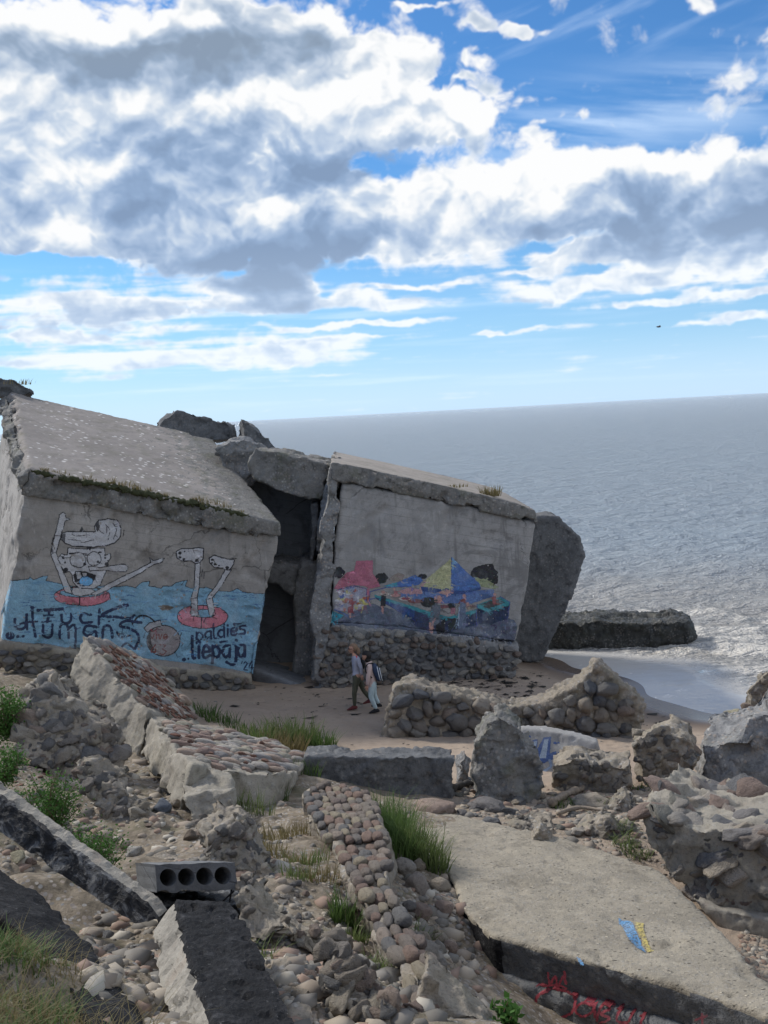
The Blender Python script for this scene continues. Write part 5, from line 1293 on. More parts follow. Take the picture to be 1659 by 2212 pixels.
    c.poly([(1226, 480), (1310, 515), (1476, 445), (1465, 560), (1300, 625), (1226, 600)], (.02, .035, .085)); c.poly([(1226, 455), (1320, 425), (1400, 395), (1480, 436), (1478, 458), (1310, 515), (1226, 480)], TEAL); c.poly([(1240, 455), (1330, 430), (1390, 415), (1440, 440), (1310, 490)], (.05, .05, .06))
    for a in ([(1476, 440), (1460, 570)], [(1222, 450), (1218, 620)], [(1480, 436), (1400, 392)], [(385, 430), (388, 355), (520, 320), (710, 312)], [(385, 415), (425, 405)]): c.stroke(a, 6, (.05, .10, .32))
    # stall of goods
    c.poly([(135, 340), (265, 306), (366, 336), (362, 420), (382, 430), (330, 482), (250, 510), (120, 502), (108, 460), (150, 440)], (.30, .28, .33))
    for _ in range(46):
        x, y = rng.uniform(120, 370), rng.uniform(335, 500)
        c.ell(x, y, rng.uniform(10, 24), rng.uniform(8, 20), rng.choice([(.52, .52, .56), (.55, .54, .56), (.47, .42, .14), (.10, .15, .34), (.36, .11, .07), (.35, .38, .48), (.20, .10, .14), (.45, .40, .44)]))
    c.stroke([(130, 345), (265, 308), (362, 332), (360, 430)], 6, (.05, .06, .22)); c.stroke([(265, 308), (264, 350)], 5, (.05, .06, .22)); c.stroke([(115, 495), (210, 535)], 10, (.04, .10, .28))
    # people of the market
    c.ell(242, 388, 11, 13, SKIN); c.poly([(228, 402), (256, 402), (260, 450), (254, 522), (216, 520), (220, 450)], (.25, .045, .06)); c.poly([(226, 520), (242, 520), (240, 558), (230, 558)], SKIN)
    c.ell(492, 358, 14, 14, SKIN); c.poly([(474, 385), (512, 385), (508, 468), (472, 466)], BLK); c.poly([(478, 466), (494, 466), (492, 514), (478, 512)], SKIN)
    c.ell(575, 335, 12, 13, SKIN); c.poly([(572, 350), (600, 345), (608, 380), (580, 388)], (.30, .06, .07))
    c.ell(918, 412, 31, 34, SKIN); c.poly([(866, 465), (900, 448), (938, 462), (930, 612), (884, 618), (852, 596)], (.12, .145, .18)); c.poly([(850, 592), (882, 598), (878, 690), (862, 690), (848, 660)], SKIN); c.poly([(905, 612), (975, 560), (970, 680), (922, 698), (900, 660)], BLK)
    c.ell(1122, 388, 13, 15, SKIN); c.poly([(1085, 415), (1130, 405), (1132, 440), (1076, 450)], (.24, .07, .07)); c.poly([(1090, 435), (1130, 440), (1140, 600), (1128, 640), (1072, 640), (1078, 500)], (.13, .17, .25)); c.poly([(1078, 470), (1088, 470), (1080, 620), (1068, 620)], (.33, .40, .50))
    c.ell(1148, 450, 11, 14, SKIN); c.ell(1158, 485, 14, 12, (.42, .33, .25)); c.poly([(1016, 480), (1052, 480), (1050, 528), (1014, 528)], (.36, .16, .20)); c.ell(1360, 378, 12, 14, SKIN); c.poly([(1342, 395), (1370, 392), (1372, 452), (1340, 455)], (.28, .06, .06))
    c.poly([(990, 560), (1060, 560), (1060, 640), (1000, 660)], (.02, .03, .03)); c.stroke([(1062, 560), (1056, 640)], 10, (.22, .30, .40))
    for _ in range(70):                                                # paint runs and splashes along the footing
        x = rng.uniform(640, 1500); y = 655 + (x - 640) * .09
        c.stroke([(x, y), (x + rng.uniform(-3, 3), y + rng.uniform(8, 45))], rng.uniform(4, 9), rng.choice([(.45, .45, .45), (.30, .32, .36), (.14, .17, .22)]), a=.9)
    c.brush(1500, 26, 9, .38)
    f = lambda x, y: (691.25 + x * .27778, 1179.7 + y * .27778)
    c.build('mural', RPL, f, RIGHT_BVH, RIGHT, 'paint', 'faded market mural with yellow and blue tent, stalls and figures')
right_mural()
def slab_paint():
    f = lambda x, y: (875.6 + x * .47222, 1659 + y * .47222)
    c = Canvas(760, 660, 1160, 930, 2.5, 6.0)
    c.poly([(973, 680), (1030, 690), (1062, 760), (1102, 833), (1072, 830), (1020, 778), (984, 716)], (.09, .24, .43))
    c.build('flag_paint', SPL, f, SLAB_BVH, SLAB, 'paint_worn', 'worn blue stripe of a painted flag')
    c = Canvas(1030, 690, 1160, 860, 2.5, 8.0)
    c.poly([(1044, 702), (1085, 702), (1096, 760), (1112, 800), (1148, 832), (1120, 842), (1084, 790), (1060, 745)], (.42, .34, .10))
    c.build('flag_paint', SPL, f, SLAB_BVH, SLAB, 'paint_worn', 'worn yellow stripe of a painted flag', off=.012)
    c = Canvas(760, 850, 840, 930, 2.5, 4.0); c.poly([(780, 866), (800, 872), (819, 906), (803, 906)], (.09, .24, .43)); c.build('paint_dab', SPL, f, SLAB_BVH, SLAB, 'paint_worn', 'small dab of blue paint')
    RD = (.26, .025, .042)
    for grp in ([([(690, 1012), (620, 1030), (598, 1080), (630, 1130), (700, 1142), (765, 1115), (778, 1060), (745, 1020), (690, 1012)], 11)],
                [([(655, 935), (665, 985), (690, 950), (700, 1000), (725, 950), (738, 985), (730, 930)], 8), ([(600, 1000), (690, 990), (740, 1005)], 8)],
                [([(860, 1085), (815, 1070), (785, 1100), (815, 1130), (860, 1110), (868, 1080), (872, 1135)], 9)], [([(880, 1150), (900, 1085), (935, 1100), (900, 1120), (940, 1140), (890, 1165)], 9)],
                [([(975, 1100), (975, 1150), (1020, 1160), (1035, 1120)], 9)], [([(1080, 1130), (1078, 1175)], 9)], [([(1330, 1150), (1380, 1130)], 9), ([(1360, 1120), (1362, 1176)], 9)]):
        c = Canvas(570, 915, 1420, 1190, 2.5, 5.0)
        for P, w in grp: c.stroke(P, w * 1.3, RD, smooth=len(P) > 2)
        c.build('graffiti', UPL, f, UND_BVH, SLAB, 'paint', off=.014)
    # blue block letters on the pale slab behind the upright rock
    o, pl, me = GSL
    bv = BVHTree.FromPolygons([tuple(v) for v in getV(me) + np.array(o.location)], [list(p.vertices) for p in me.polygons])
    g = lambda x, y: (783.4 + x * .52778, 1382.5 + y * .52778)
    c = Canvas(630, 370, 840, 550, 1.6, 3.0); N2 = (.03, .07, .20); PB = (.24, .30, .38)
    c.poly([(688, 412), (716, 404), (712, 450), (740, 398), (772, 394), (766, 462), (792, 452), (794, 480), (742, 502), (714, 492), (690, 472), (700, 440)], N2)
    c.poly([(697, 416), (713, 412), (705, 458), (696, 452)], PB); c.poly([(742, 408), (762, 402), (750, 482), (722, 480), (736, 440)], PB)
    c.stroke([(640, 380), (662, 392), (666, 416)], 8, N2, smooth=True); c.ell(682, 396, 7, 5, N2); c.ell(788, 420, 8, 5, N2); c.ell(800, 416, 5, 4, N2); c.stroke([(716, 520), (745, 530), (770, 512), (765, 490)], 12, (.18, .24, .34), smooth=True); c.stroke([(800, 460), (815, 480)], 5, N2)
    c.build('graffiti', pl, g, bv, o, 'paint', 'blue and pale block letters')
slab_paint()
# ================================================================== people
M_['skin'] = simple('skin', (.44, .25, .18), .6, .06, 30, bs=0)
M_['grey_shirt'] = simple('grey_shirt', (.34, .35, .42), .9, .12, 9); M_['olive'] = simple('olive_trousers', (.085, .085, .06), .9, .15, 9)
M_['pink_jacket'] = simple('pink_jacket', (.50, .38, .35), .85, .10, 9); M_['pale_jeans'] = simple('pale_jeans', (.42, .52, .54), .9, .12, 9)
M_['hair_light'] = simple('brown_hair', (.20, .13, .085), .7, .3, 60); M_['hair_dark'] = simple('black_hair', (.014, .012, .012), .55, .3, 60)
M_['black'] = simple('black_fabric', (.018, .018, .02), .7, .2, 20); M_['red_shoe'] = simple('maroon_shoe', (.12, .03, .03), .7, .2, 20); M_['sole'] = simple('pale_sole', (.55, .54, .52), .7, .1, 20)
M_['red_strap'] = simple('red_strap', (.55, .07, .08), .7, .1, 20); M_['navy_bag'] = simple('navy_bag', (.03, .045, .085), .75, .2, 20); M_['white_trim'] = simple('white_trim', (.62, .64, .66), .7, .1, 20)
def skin_mesh(J, E, root):
    me = bpy.data.meshes.new('tmp'); names = list(J); me.from_pydata([J[n][0] for n in names], [(names.index(a), names.index(b)) for a, b in E], [])
    ob = bpy.data.objects.new('tmp', me); COL.objects.link(ob)
    md = ob.modifiers.new('s', 'SKIN'); md.use_smooth_shade = True
    for i, n in enumerate(names):
        r = J[n][1]; me.skin_vertices[0].data[i].radius = r if isinstance(r, tuple) else (r, r); me.skin_vertices[0].data[i].use_root = (n == root)
    sb = ob.modifiers.new('u', 'SUBSURF'); sb.levels = 2
    dg = bpy.context.evaluated_depsgraph_get(); dg.update(); m2 = bpy.data.meshes.new_from_object(ob.evaluated_get(dg))
    bpy.data.objects.remove(ob); bpy.data.meshes.remove(me); return m2
def join(parts):
    V = []; F = []; MI = []
    for (v, f, m_) in parts:
        o = sum(len(x) for x in V); V.append(np.asarray(v)); F += [[i + o for i in q] for q in f]; MI += (list(m_) if hasattr(m_, '__len__') else [m_] * len(f))
    me = bpy.data.meshes.new('body'); me.from_pydata(np.concatenate(V).tolist(), [], F); me.update()
    me.polygons.foreach_set('material_index', MI); me.polygons.foreach_set('use_smooth', [True] * len(F)); return me
def arr(me): return getV(me), [list(p.vertices) for p in me.polygons]
def ball(c, r, sub=3):
    bm = bmesh.new(); bmesh.ops.create_icosphere(bm, subdivisions=sub, radius=1); V = np.array([v.co[:] for v in bm.verts]) * np.array(r) + np.array(c); F = [[v.index for v in f.verts] for f in bm.faces]; bm.free(); return V, F
def tube(pts, r, k=8):
    P = np.array(pts, float); V = []; F = []
    for i, p in enumerate(P):
        d = P[min(i + 1, len(P) - 1)] - P[max(i - 1, 0)]; d /= np.linalg.norm(d); a = np.cross(d, [0.31, .2, .93]); a /= np.linalg.norm(a); b = np.cross(d, a)
        rr = r[i] if hasattr(r, '__len__') else r
        for j in range(k): V.append(p + rr * (a * math.cos(6.2832 * j / k) + b * math.sin(6.2832 * j / k)))
    n = len(P)
    for i in range(n - 1):
        for j in range(k): F.append([i * k + j, i * k + (j + 1) % k, (i + 1) * k + (j + 1) % k, (i + 1) * k + j])
    F += [list(range(k))[::-1], list(range((n - 1) * k, n * k))]
    return np.array(V), F
def head(c, s, f, up):
    """face looking along f"""
    V, F = ball((0, 0, 0), (1, 1, 1), 4)
    x, y, z = V[:, 0].copy(), V[:, 1].copy(), V[:, 2].copy()                 # +x is the face
    jaw = sstep(z, 0.1, -0.9)
    V[:, 1] *= 1 - .32 * jaw; V[:, 0] *= np.where(x > 0, 1 - .06 * jaw, 1 - .45 * jaw)
    V[:, 0] += .16 * np.exp(-((z + .62) / .22) ** 2 - (y / .35) ** 2) * (x > 0)                      # chin
    V[:, 0] += .30 * np.exp(-((z + .10) / .20) ** 2 - (y / .16) ** 2) * (x > .3)                     # nose
    V[:, 0] -= .12 * np.exp(-((z - .12) / .13) ** 2 - ((np.abs(y) - .36) / .18) ** 2) * (x > .3)      # eye sockets
    V[:, 0] += .06 * np.exp(-((z + .36) / .09) ** 2 - (y / .25) ** 2) * (x > .3)                     # lips
    V = V * np.array([.095, .073, .118]) * s
    parts = [(V, F)]
    for sg in (-1, 1):
        ev, ef = ball((-.005 * s, sg * .074 * s, -.005 * s), (.018 * s, .008 * s, .03 * s), 2); parts.append((ev, ef))
    f = np.array(f, float); f /= np.linalg.norm(f); u = np.array(up, float); u = u - f * (u @ f); u /= np.linalg.norm(u); l = np.cross(u, f)
    R = np.stack([f, l, u], 0)
    return [(v @ R + np.array(c), q) for v, q in parts], R
def hand(w, d, s=1.0, curl=.5, side=1):
    """palm and five fingers growing from the wrist w along d"""
    d = np.array(d, float); d /= np.linalg.norm(d); a = np.array([1.0, 0, 0]) if abs(d[0]) < .7 else np.array([0, 0, 1.0]); a = a - d * (a @ d); a /= np.linalg.norm(a); b = np.cross(d, a)
    out = []
    V, F = ball((0, 0, 0), (.5, .5, .5), 2); V = V * np.array([.075, .03, .09]) * s; out.append((np.array(w) + V[:, :1] * a + V[:, 1:2] * b + (V[:, 2:] + .045 * s) * d, F))
    for i, (o_, L) in enumerate(((-.028, .062), (-.010, .075), (.010, .07), (.027, .055))):
        p0 = np.array(w) + d * .075 * s + a * o_ * s; p1 = p0 + d * L * .5 * s; p2 = p1 + (d * math.cos(curl) + b * side * math.sin(curl)) * L * .5 * s
        out.append(tube([p0 - d * .02 * s, p1, p2], [.010 * s, .009 * s, .006 * s], 6))
    p0 = np.array(w) + d * .03 * s - a * .032 * s; out.append(tube([p0, p0 + (d * .6 - a * .7) * .03 * s, p0 + (d * .95 - a * .6) * .055 * s], [.012 * s, .010 * s, .007 * s], 6))
    return out
def shoe(an, toe, s=1.0):
    an = np.array(an, float); toe = np.array(toe, float); d = toe - an; d[2] = 0; L = np.linalg.norm(d); d /= L; l = np.array([-d[1], d[0], 0]); tilt = (toe[2] - (an[2] - .07))
    V, F = ball((0, 0, 0), (1, 1, 1), 3); z = V[:, 2].copy(); x = V[:, 0].copy()
    V[:, 2] = np.where(z < -.25, -.25, z) * np.where(x > 0, 1 - .5 * np.clip(x, 0, 1), 1.15); V[:, 1] *= 1 - .18 * np.cos(x * 3)
    c = an - np.array([0, 0, .052]) + d * .06 * s
    W = V * np.array([.138, .045, .068]) * s
    P = c + np.outer(W[:, 0], d) + np.outer(W[:, 1], l) + np.outer(W[:, 2], [0, 0, 1]); P[:, 2] += tilt * np.clip(W[:, 0] + .05, -.2, .3) / .2
    sole = [i for i, q in enumerate(F) if np.mean([V[k, 2] for k in q]) < -.2]
    return P, F, sole
def person(name, base, label, J, regions, mats, face, hs, arms, feet, shoe_i, sole_i, group):
    R_ = thing(name, base, label, 'person', group); B = np.array(base)
    E = [('pel', 'waist'), ('waist', 'chest'), ('chest', 'neck'), ('neck', 'nk2'), ('chest', 'shN'), ('shN', 'elN'), ('elN', 'wrN'), ('chest', 'shF'), ('shF', 'elF'), ('elF', 'wrF'),
         ('pel', 'hipN'), ('hipN', 'knN'), ('knN', 'anN'), ('pel', 'hipF'), ('hipF', 'knF'), ('knF', 'anF')]
    me = skin_mesh({k: (tuple(v[0]), v[1]) for k, v in J.items()}, E, 'pel'); V, F = arr(me); bpy.data.meshes.remove(me)
    V = V + 0.006 * fbm3(V / .09, 2)[:, None] * np.array([1, 1, .2])                                 # cloth folds
    ctr = np.array([V[q].mean(0) for q in F])
    seg = [(a, b) for a, b in E]
    D = []
    for a, b in seg:
        p = np.array(J[a][0]); d = np.array(J[b][0]) - p; t = np.clip((ctr - p) @ d / (d @ d), 0, 1); D.append(np.linalg.norm(ctr - p - t[:, None] * d, axis=1))
    near = np.argmin(D, 0)
    mi = [regions(seg[k], c) for k, c in zip(near, ctr)]
    parts = [(V + B, F, mi)]
    hp, R = head(J['head'][0], hs, face, (0, 0, 1)); parts += [(v + B, f, 0) for v, f in hp]
    for (w, d, cu) in arms: parts += [(v + B, f, 0) for v, f in hand(w, d, .95, cu)]
    for an, to in feet:
        v, f, so = shoe(an, to); parts.append((v + B, f, [sole_i if i in set(so) else shoe_i for i in range(len(f))]))
    link('body', join(parts), mats, R_)
    return R_, B, R
def mesh_part(nm, parts, mat, parent):
    return link(nm, join([(v, f, 0) for v, f in parts]), mat, parent)
def build_people():
    k = .001578
    g = T(776, 1532); g = np.array([g[0], g[1], on(g[0], g[1])])
    def A(x, y, dy): return ((x - 640) * k, dy, (1218 - y) * k)
    J = {'pel': (A(642, 690, 0), (.135, .115)), 'waist': (A(632, 610, 0), (.125, .10)), 'chest': (A(622, 440, 0), (.145, .105)), 'neck': (A(606, 352, 0), .055), 'nk2': (A(597, 300, 0), .048), 'head': (A(588, 244, 0), 0),
         'shN': (A(668, 400, -.15), .062), 'elN': (A(712, 545, -.19), .045), 'wrN': (A(716, 640, -.17), .032), 'shF': (A(600, 395, .15), .060), 'elF': (A(640, 540, .2), .044), 'wrF': (A(600, 640, .17), .032),
         'hipN': (A(622, 740, -.085), .098), 'knN': (A(580, 930, -.09), .066), 'anN': (A(572, 1150, -.08), .046), 'hipF': (A(664, 740, .085), .095), 'knF': (A(722, 930, .09), .064), 'anF': (A(822, 1090, .10), .044)}
    def reg(s_, c):
        if s_[0] in ('pel', 'hipN', 'knN', 'hipF', 'knF') and not (s_ == ('pel', 'waist') and c[2] > .84): return 2
        if s_[0] in ('neck',): return 0
        if s_[1] in ('wrN', 'wrF') and c[2] < .93: return 0
        return 1
    R_, B, Rh = person('person', g, 'person striding left in grey long-sleeved top, olive trousers and dark sunglasses', J, reg, [M_['skin'], M_['grey_shirt'], M_['olive'], M_['red_shoe'], M_['sole']],
           (-1, -.12, 0), 1.0, [(J['wrN'][0], (.05, 0, -1), .5), (J['wrF'][0], (-.2, 0, -1), .6)], [(J['anN'][0], A(475, 1215, -.09)), (J['anF'][0], A(742, 1165, .11))], 3, 4, 'walkers on the beach')
    hc = np.array(J['head'][0]) + B
    V, F = ball((0, 0, 0), (.115, .090, .110), 3); cut = ~((V[:, 0] < -.012) & (V[:, 2] < .045)); V = V + np.array([.022, 0, .028])
    keep = [q for q in F if all(cut[i] for i in q)]
    bun = ball((.135, 0, -.07), (.055, .045, .10), 3)
    mesh_part('hair', [(V + hc, keep), (bun[0] + hc, bun[1])], M_['hair_light'], R_)
    gl = [ball((-.088, s_ * .036, .012), (.014, .032, .022), 2) for s_ in (-1, 1)] + [tube([(-.095, -.04, .018), (-.102, 0, .018), (-.095, .04, .018)], .005), tube([(-.08, -.068, .014), (.0, -.078, .012)], .006), tube([(-.08, .068, .014), (.0, .078, .012)], .006)]
    mesh_part('sunglasses', [(v + hc, f) for v, f in gl], M_['black'], R_)
    # red strap of a small pack
    bagc = B + np.array(A(700, 480, 0)) + np.array([.06, .02, 0])
    bp = thing('backpack', bagc, 'small red-strapped pack on the back of the person in the grey top', 'backpack')
    V, F = ball((0, 0, 0), (.06, .12, .16), 3); mesh_part('bag', [(V + bagc, F)], M_['black'], bp)
    st_ = B + np.array([A(648, 342, -.10), A(655, 400, -.155), A(660, 455, -.15), A(690, 500, -.12)]); v, f = tube(spl(st_, 4), .017, 8); mesh_part('strap', [(v, f)], M_['red_strap'], bp)
    # --- second walker
    g = T(812, 1540); g = np.array([g[0], g[1], on(g[0], g[1])]); k2 = .001578
    def Bp(x, y, dy): return ((x - 880) * k2, dy, (1275 - y) * k2)
    J = {'pel': (Bp(850, 790, 0), (.125, .105)), 'waist': (Bp(842, 700, 0), (.12, .10)), 'chest': (Bp(825, 550, 0), (.14, .115)), 'neck': (Bp(806, 462, 0), .052), 'nk2': (Bp(796, 430, 0), .046), 'head': (Bp(776, 376, 0), 0),
         'shN': (Bp(815, 520, -.14), .068), 'elN': (Bp(792, 690, -.19), .054), 'wrN': (Bp(772, 806, -.17), .038), 'shF': (Bp(830, 510, .14), .066), 'elF': (Bp(800, 680, .19), .05), 'wrF': (Bp(770, 790, .17), .036),
         'hipN': (Bp(840, 850, -.08), .092), 'knN': (Bp(815, 1000, -.085), .066), 'anN': (Bp(893, 1205, -.08), .05), 'hipF': (Bp(862, 850, .08), .088), 'knF': (Bp(870, 1010, .085), .062), 'anF': (Bp(935, 1150, .09), .048)}
    def reg2(s_, c):
        if s_[0] in ('pel', 'hipN', 'knN', 'hipF', 'knF') and not (s_ == ('pel', 'waist') and c[2] > .80): return 2
        return 1
    R_, B, Rh = person('person', g, 'person with black hair bent forward in pale pink jacket and light jeans', J, reg2, [M_['skin'], M_['pink_jacket'], M_['pale_jeans'], M_['black'], M_['sole']],
           (-.9, .1, -.42), .96, [(J['wrN'][0], (-.12, 0, -1), .5), (J['wrF'][0], (-.2, 0, -1), .6)], [(J['anN'][0], Bp(795, 1268, -.09)), (J['anF'][0], Bp(850, 1190, .09))], 3, 4, 'walkers on the beach')
    hc = np.array(J['head'][0]) + B
    V, F = ball((0, 0, 0), (.118, .096, .125), 3); cut = ~((V[:, 0] < -.035) & (V[:, 2] < .03)); keep = [q for q in F if all(cut[i] for i in q)]
    bob = ball((.035, 0, -.075), (.075, .085, .085), 3)
    mesh_part('hair', [(V + hc + np.array([.02, 0, .022]), keep), (bob[0] + hc, bob[1])], M_['hair_dark'], R_)
    c = B + np.array(Bp(925, 630, 0))
    bp = thing('backpack', c, 'dark navy backpack with white trim worn over the pink jacket', 'backpack')
    V, F = ball((0, 0, 0), (1, 1, 1), 4); V = np.sign(V) * np.abs(V) ** .75 * np.array([.085, .15, .235]); a = rad(-20)
    V = np.stack([V[:, 0] * math.cos(a) + V[:, 2] * math.sin(a), V[:, 1], -V[:, 0] * math.sin(a) + V[:, 2] * math.cos(a)], 1); V[:, 0] *= -1
    mesh_part('bag', [(V * np.array([-1, 1, 1]) @ np.diag([1, 1, 1]) + c, F)], M_['navy_bag'], bp)
    tr = [tube(spl(c + np.array([(.02 + .06 * (j / 6), -.10 - .05 * math.sin(j / 6 * 3.14), .16 - .34 * j / 6) for j in range(7)]), 3), .010), tube(spl(c + np.array([(.075 + .055 * (j / 6), -.06 - .05 * math.sin(j / 6 * 3.14), .12 - .32 * j / 6) for j in range(7)]), 3), .009)]
    mesh_part('trim', tr, M_['white_trim'], bp)
    st_ = B + np.array([Bp(885, 475, -.09), Bp(800, 478, -.12), Bp(766, 520, -.20), Bp(770, 600, -.19), Bp(850, 690, -.15)]); v, f = tube(spl(st_, 4), .016, 8); mesh_part('strap', [(v, f)], M_['black'], bp)
build_people()
# ================================================================== vegetation
ORD = ['first', 'second', 'third', 'fourth', 'fifth', 'sixth', 'seventh', 'eighth', 'ninth', 'tenth', 'eleventh', 'twelfth', 'thirteenth', 'fourteenth', 'fifteenth', 'sixteenth']
def ordinals(lst, key):
    """place words (first, second ...) along x (from the left) or y (from the top)"""
    r = sorted(range(len(lst)), key=lambda i: lst[i][key]); o = [''] * len(lst)
    for k, i in enumerate(r): o[i] = ORD[k] + (' from the left' if key == 0 else ' from the top')
    return o
def leafmat(name, c1, c2, tr=0.35):
    m_, t, b = newmat(name); p = pos(t)
    n = t.noise(p, 9, 3, 0.6)
    c = t.mix(n, c1, c2); t.l.new(c, b.inputs['Base Color']); b.inputs['Roughness'].default_value = .7
    tl = t.n.new('ShaderNodeBsdfTranslucent'); t.l.new(c, tl.inputs[0]); mx = t.n.new('ShaderNodeMixShader'); mx.inputs[0].default_value = tr
    t.l.new(b.outputs[0], mx.inputs[1]); t.l.new(tl.outputs[0], mx.inputs[2]); t.l.new(mx.outputs[0], t.n['Material Output'].inputs[0]); return m_
M_['grass'] = leafmat('dune_grass', (.075, .12, .035), (.16, .19, .07)); M_['dry'] = leafmat('dry_grass', (.115, .10, .042), (.20, .16, .075)); M_['lush'] = leafmat('lush_grass', (.042, .088, .022), (.115, .17, .048)); M_['bush'] = leafmat('shrub_leaf', (.030, .085, .018), (.085, .18, .035)); M_['darkmoss'] = leafmat('moss', (.022, .025, .012), (.06, .065, .025), .1); M_['stem'] = simple('stem', (.10, .075, .045), .9, .2, 20)
def blades(c, n, rx, ry, h, bend, seed, wid=.009, axis=None):
    rs = np.random.RandomState(seed); th = rs.rand(n) * 6.283; rr = np.sqrt(rs.rand(n))
    ox = rx * rr * np.cos(th); oy = ry * rr * np.sin(th)
    if axis is not None: X = c[0] + ox * axis[0] - oy * axis[1]; Y = c[1] + ox * axis[1] + oy * axis[0]
    else: X = c[0] + ox; Y = c[1] + oy
    Z = zt(np.column_stack([X, Y])) - .02 if len(c) == 2 else np.full(n, c[2])
    H = h * (.45 + .75 * rs.rand(n)); dr = rs.rand(n) * 6.283; bd = bend * (.3 + rs.rand(n)) * H
    lean = np.column_stack([ox / max(rx, .01), oy / max(ry, .01)]) * .25 * H[:, None]
    V = []; sx = -np.sin(dr) ; sy = np.cos(dr)
    for i, t in enumerate((0, .4, .75, 1.0)):
        px = X + np.cos(dr) * bd * t * t + lean[:, 0] * t; py = Y + np.sin(dr) * bd * t * t + lean[:, 1] * t; pz = Z + H * (t - .18 * t * t * bend * 2)
        w = wid * (1 - .9 * t ** 1.5)
        V.append(np.stack([np.column_stack([px - sx * w, py - sy * w, pz]), np.column_stack([px + sx * w, py + sy * w, pz])], 1))
    V = np.stack(V, 1).reshape(-1, 3)                        # n,4,2
    b = np.arange(n)[:, None] * 8
    F = np.concatenate([b + np.array([0, 1, 3, 2]), b + np.array([2, 3, 5, 4]), b + np.array([4, 5, 7, 6])])
    return V, F
def tuft(px, py, n, rx, ry, h, label, mat='grass', bend=.45, group=None, name='grass_tuft', wid=.009, seed=None, cat='grass', z=None):
    p = T(px, py) if z is None else z
    V, F = blades((p[0], p[1]) if z is None else p, n, rx, ry, h, bend, seed or int(px * 7 + py), wid)
    o = link(name, mesh_np(name, V, F), M_[mat], loc=np.array([p[0], p[1], on(p[0], p[1]) if z is None else p[2]]))
    return tag(o, label, cat, group)
def shrub(px, py, h, r, n, label, mat='bush', seed=1, z=None, leaf=.035, wide=1.0):
    p = T(px, py); p = np.array([p[0], p[1], on(p[0], p[1])]) if z is None else np.array(z)
    rs = np.random.RandomState(seed); R_ = thing('shrub', p, label, 'shrub')
    L = []; S = []
    for i in range(max(5, n // 130)):
        a = rs.rand() * 6.283; q = rs.rand() ** .6; tip = p + np.array([r * q * math.cos(a) * wide, r * q * math.sin(a), h * (.55 + .5 * rs.rand()) * (1 - .35 * q * q)])
        mid = (p + tip) / 2 + rs.normal(size=3) * r * .12; pts = spl(np.array([p, mid, tip]), 5); S.append(tube(pts, np.linspace(.010, .003, len(pts)), 5))
        k = n // max(5, n // 130)
        t = rs.rand(k) ** .7; base = pts[(t * (len(pts) - 1)).astype(int)]
        L.append(base + rs.normal(size=(k, 3)) * np.array([1, 1, .8]) * r * .17)
    C = np.concatenate(L); m = len(C); d = rs.normal(size=(m, 3)); d[:, 2] = np.abs(d[:, 2]) * .5 + .2; d /= np.linalg.norm(d, axis=1)[:, None]; s_ = np.cross(d, rs.normal(size=(m, 3))); s_ /= np.linalg.norm(s_, axis=1)[:, None]
    sz = leaf * (.6 + .8 * rs.rand(m))[:, None]
    V = np.stack([C, C + d * sz * .5 + s_ * sz * .28, C + d * sz, C + d * sz * .5 - s_ * sz * .28], 1).reshape(-1, 3)
    link('foliage', mesh_np('foliage', V, (np.arange(m)[:, None] * 4 + np.arange(4))), M_[mat], R_); link('stems', join([(v, f, 0) for v, f in S]), M_['stem'], R_)
    return R_
shrub(22, 1585, .8, .42, 3200, 'bright green leafy shrub at the left edge below the swimmer mural', seed=1, z=PD(14, 1590, 15.6), leaf=.045)
shrub(18, 1665, .5, .35, 1800, 'small leafy shrub at the left edge among rubble', seed=2, z=PD(14, 1690, 13.6), leaf=.04)
shrub(112, 1815, .85, .42, 3600, 'green leafy shrub above the slanting beam', seed=3)
shrub(205, 1880, .45, .42, 3000, 'low green shrub touching the slanting beam', seed=4, leaf=.03)
shrub(1098, 2235, .22, .14, 200, 'small weed with broad leaves at the bottom edge below the slab', seed=5, leaf=.06)
chunk('rubble_heap', 'dark rubble with dry grass on the top corner of the tilted roof', 'rubble', [(-60, 850), (-50, 818), (0, 812), (40, 818), (70, 832), (76, 850), (30, 862)], depth=30.4, thick=.9, vox=.05, ops=CONG, mat='broken_dark')
tuft(0, 0, 70, .9, .8, .2, 'sparse dry grass on the dark rubble at the top left corner', 'dry', z=PD(15, 832, 31.0), wid=.012)
G1 = 'grass clump beside the walkers'
_l = [(575, 1600, 260, .5, .35, .50), (640, 1600, 320, .5, .35, .55), (690, 1612, 200, .35, .3, .4), (545, 1612, 150, .4, .3, .4), (610, 1616, 220, .5, .3, .42)]
for i, (x, y, n, rx, ry, h) in enumerate(_l):
    tuft(x, y, n, rx, ry, h, 'yellow-green grass on the sandy hump by the walkers, %s' % ordinals(_l, 0)[i], ['grass', 'grass', 'lush', 'lush', 'dry'][i], group='dune grass on the sandy hump', wid=.012)
_l = [(440, 1545, 110, .35, .3, .34), (480, 1560, 110, .4, .3, .32), (515, 1575, 60, .4, .3, .22)]
for i, (x, y, n, rx, ry, h) in enumerate(_l):
    tuft(x, y, n, rx, ry, h, 'green grass at the foot of the swimmer mural block, %s' % ordinals(_l, 0)[i], 'lush', group='grass at the foot of the left block', wid=.012)
_l = [(826, 1775, 240, .22, .2, .55), (850, 1800, 320, .24, .22, .6), (882, 1835, 330, .24, .22, .58), (915, 1862, 260, .22, .2, .5), (940, 1880, 160, .16, .15, .4), (862, 1850, 220, .2, .2, .45)]
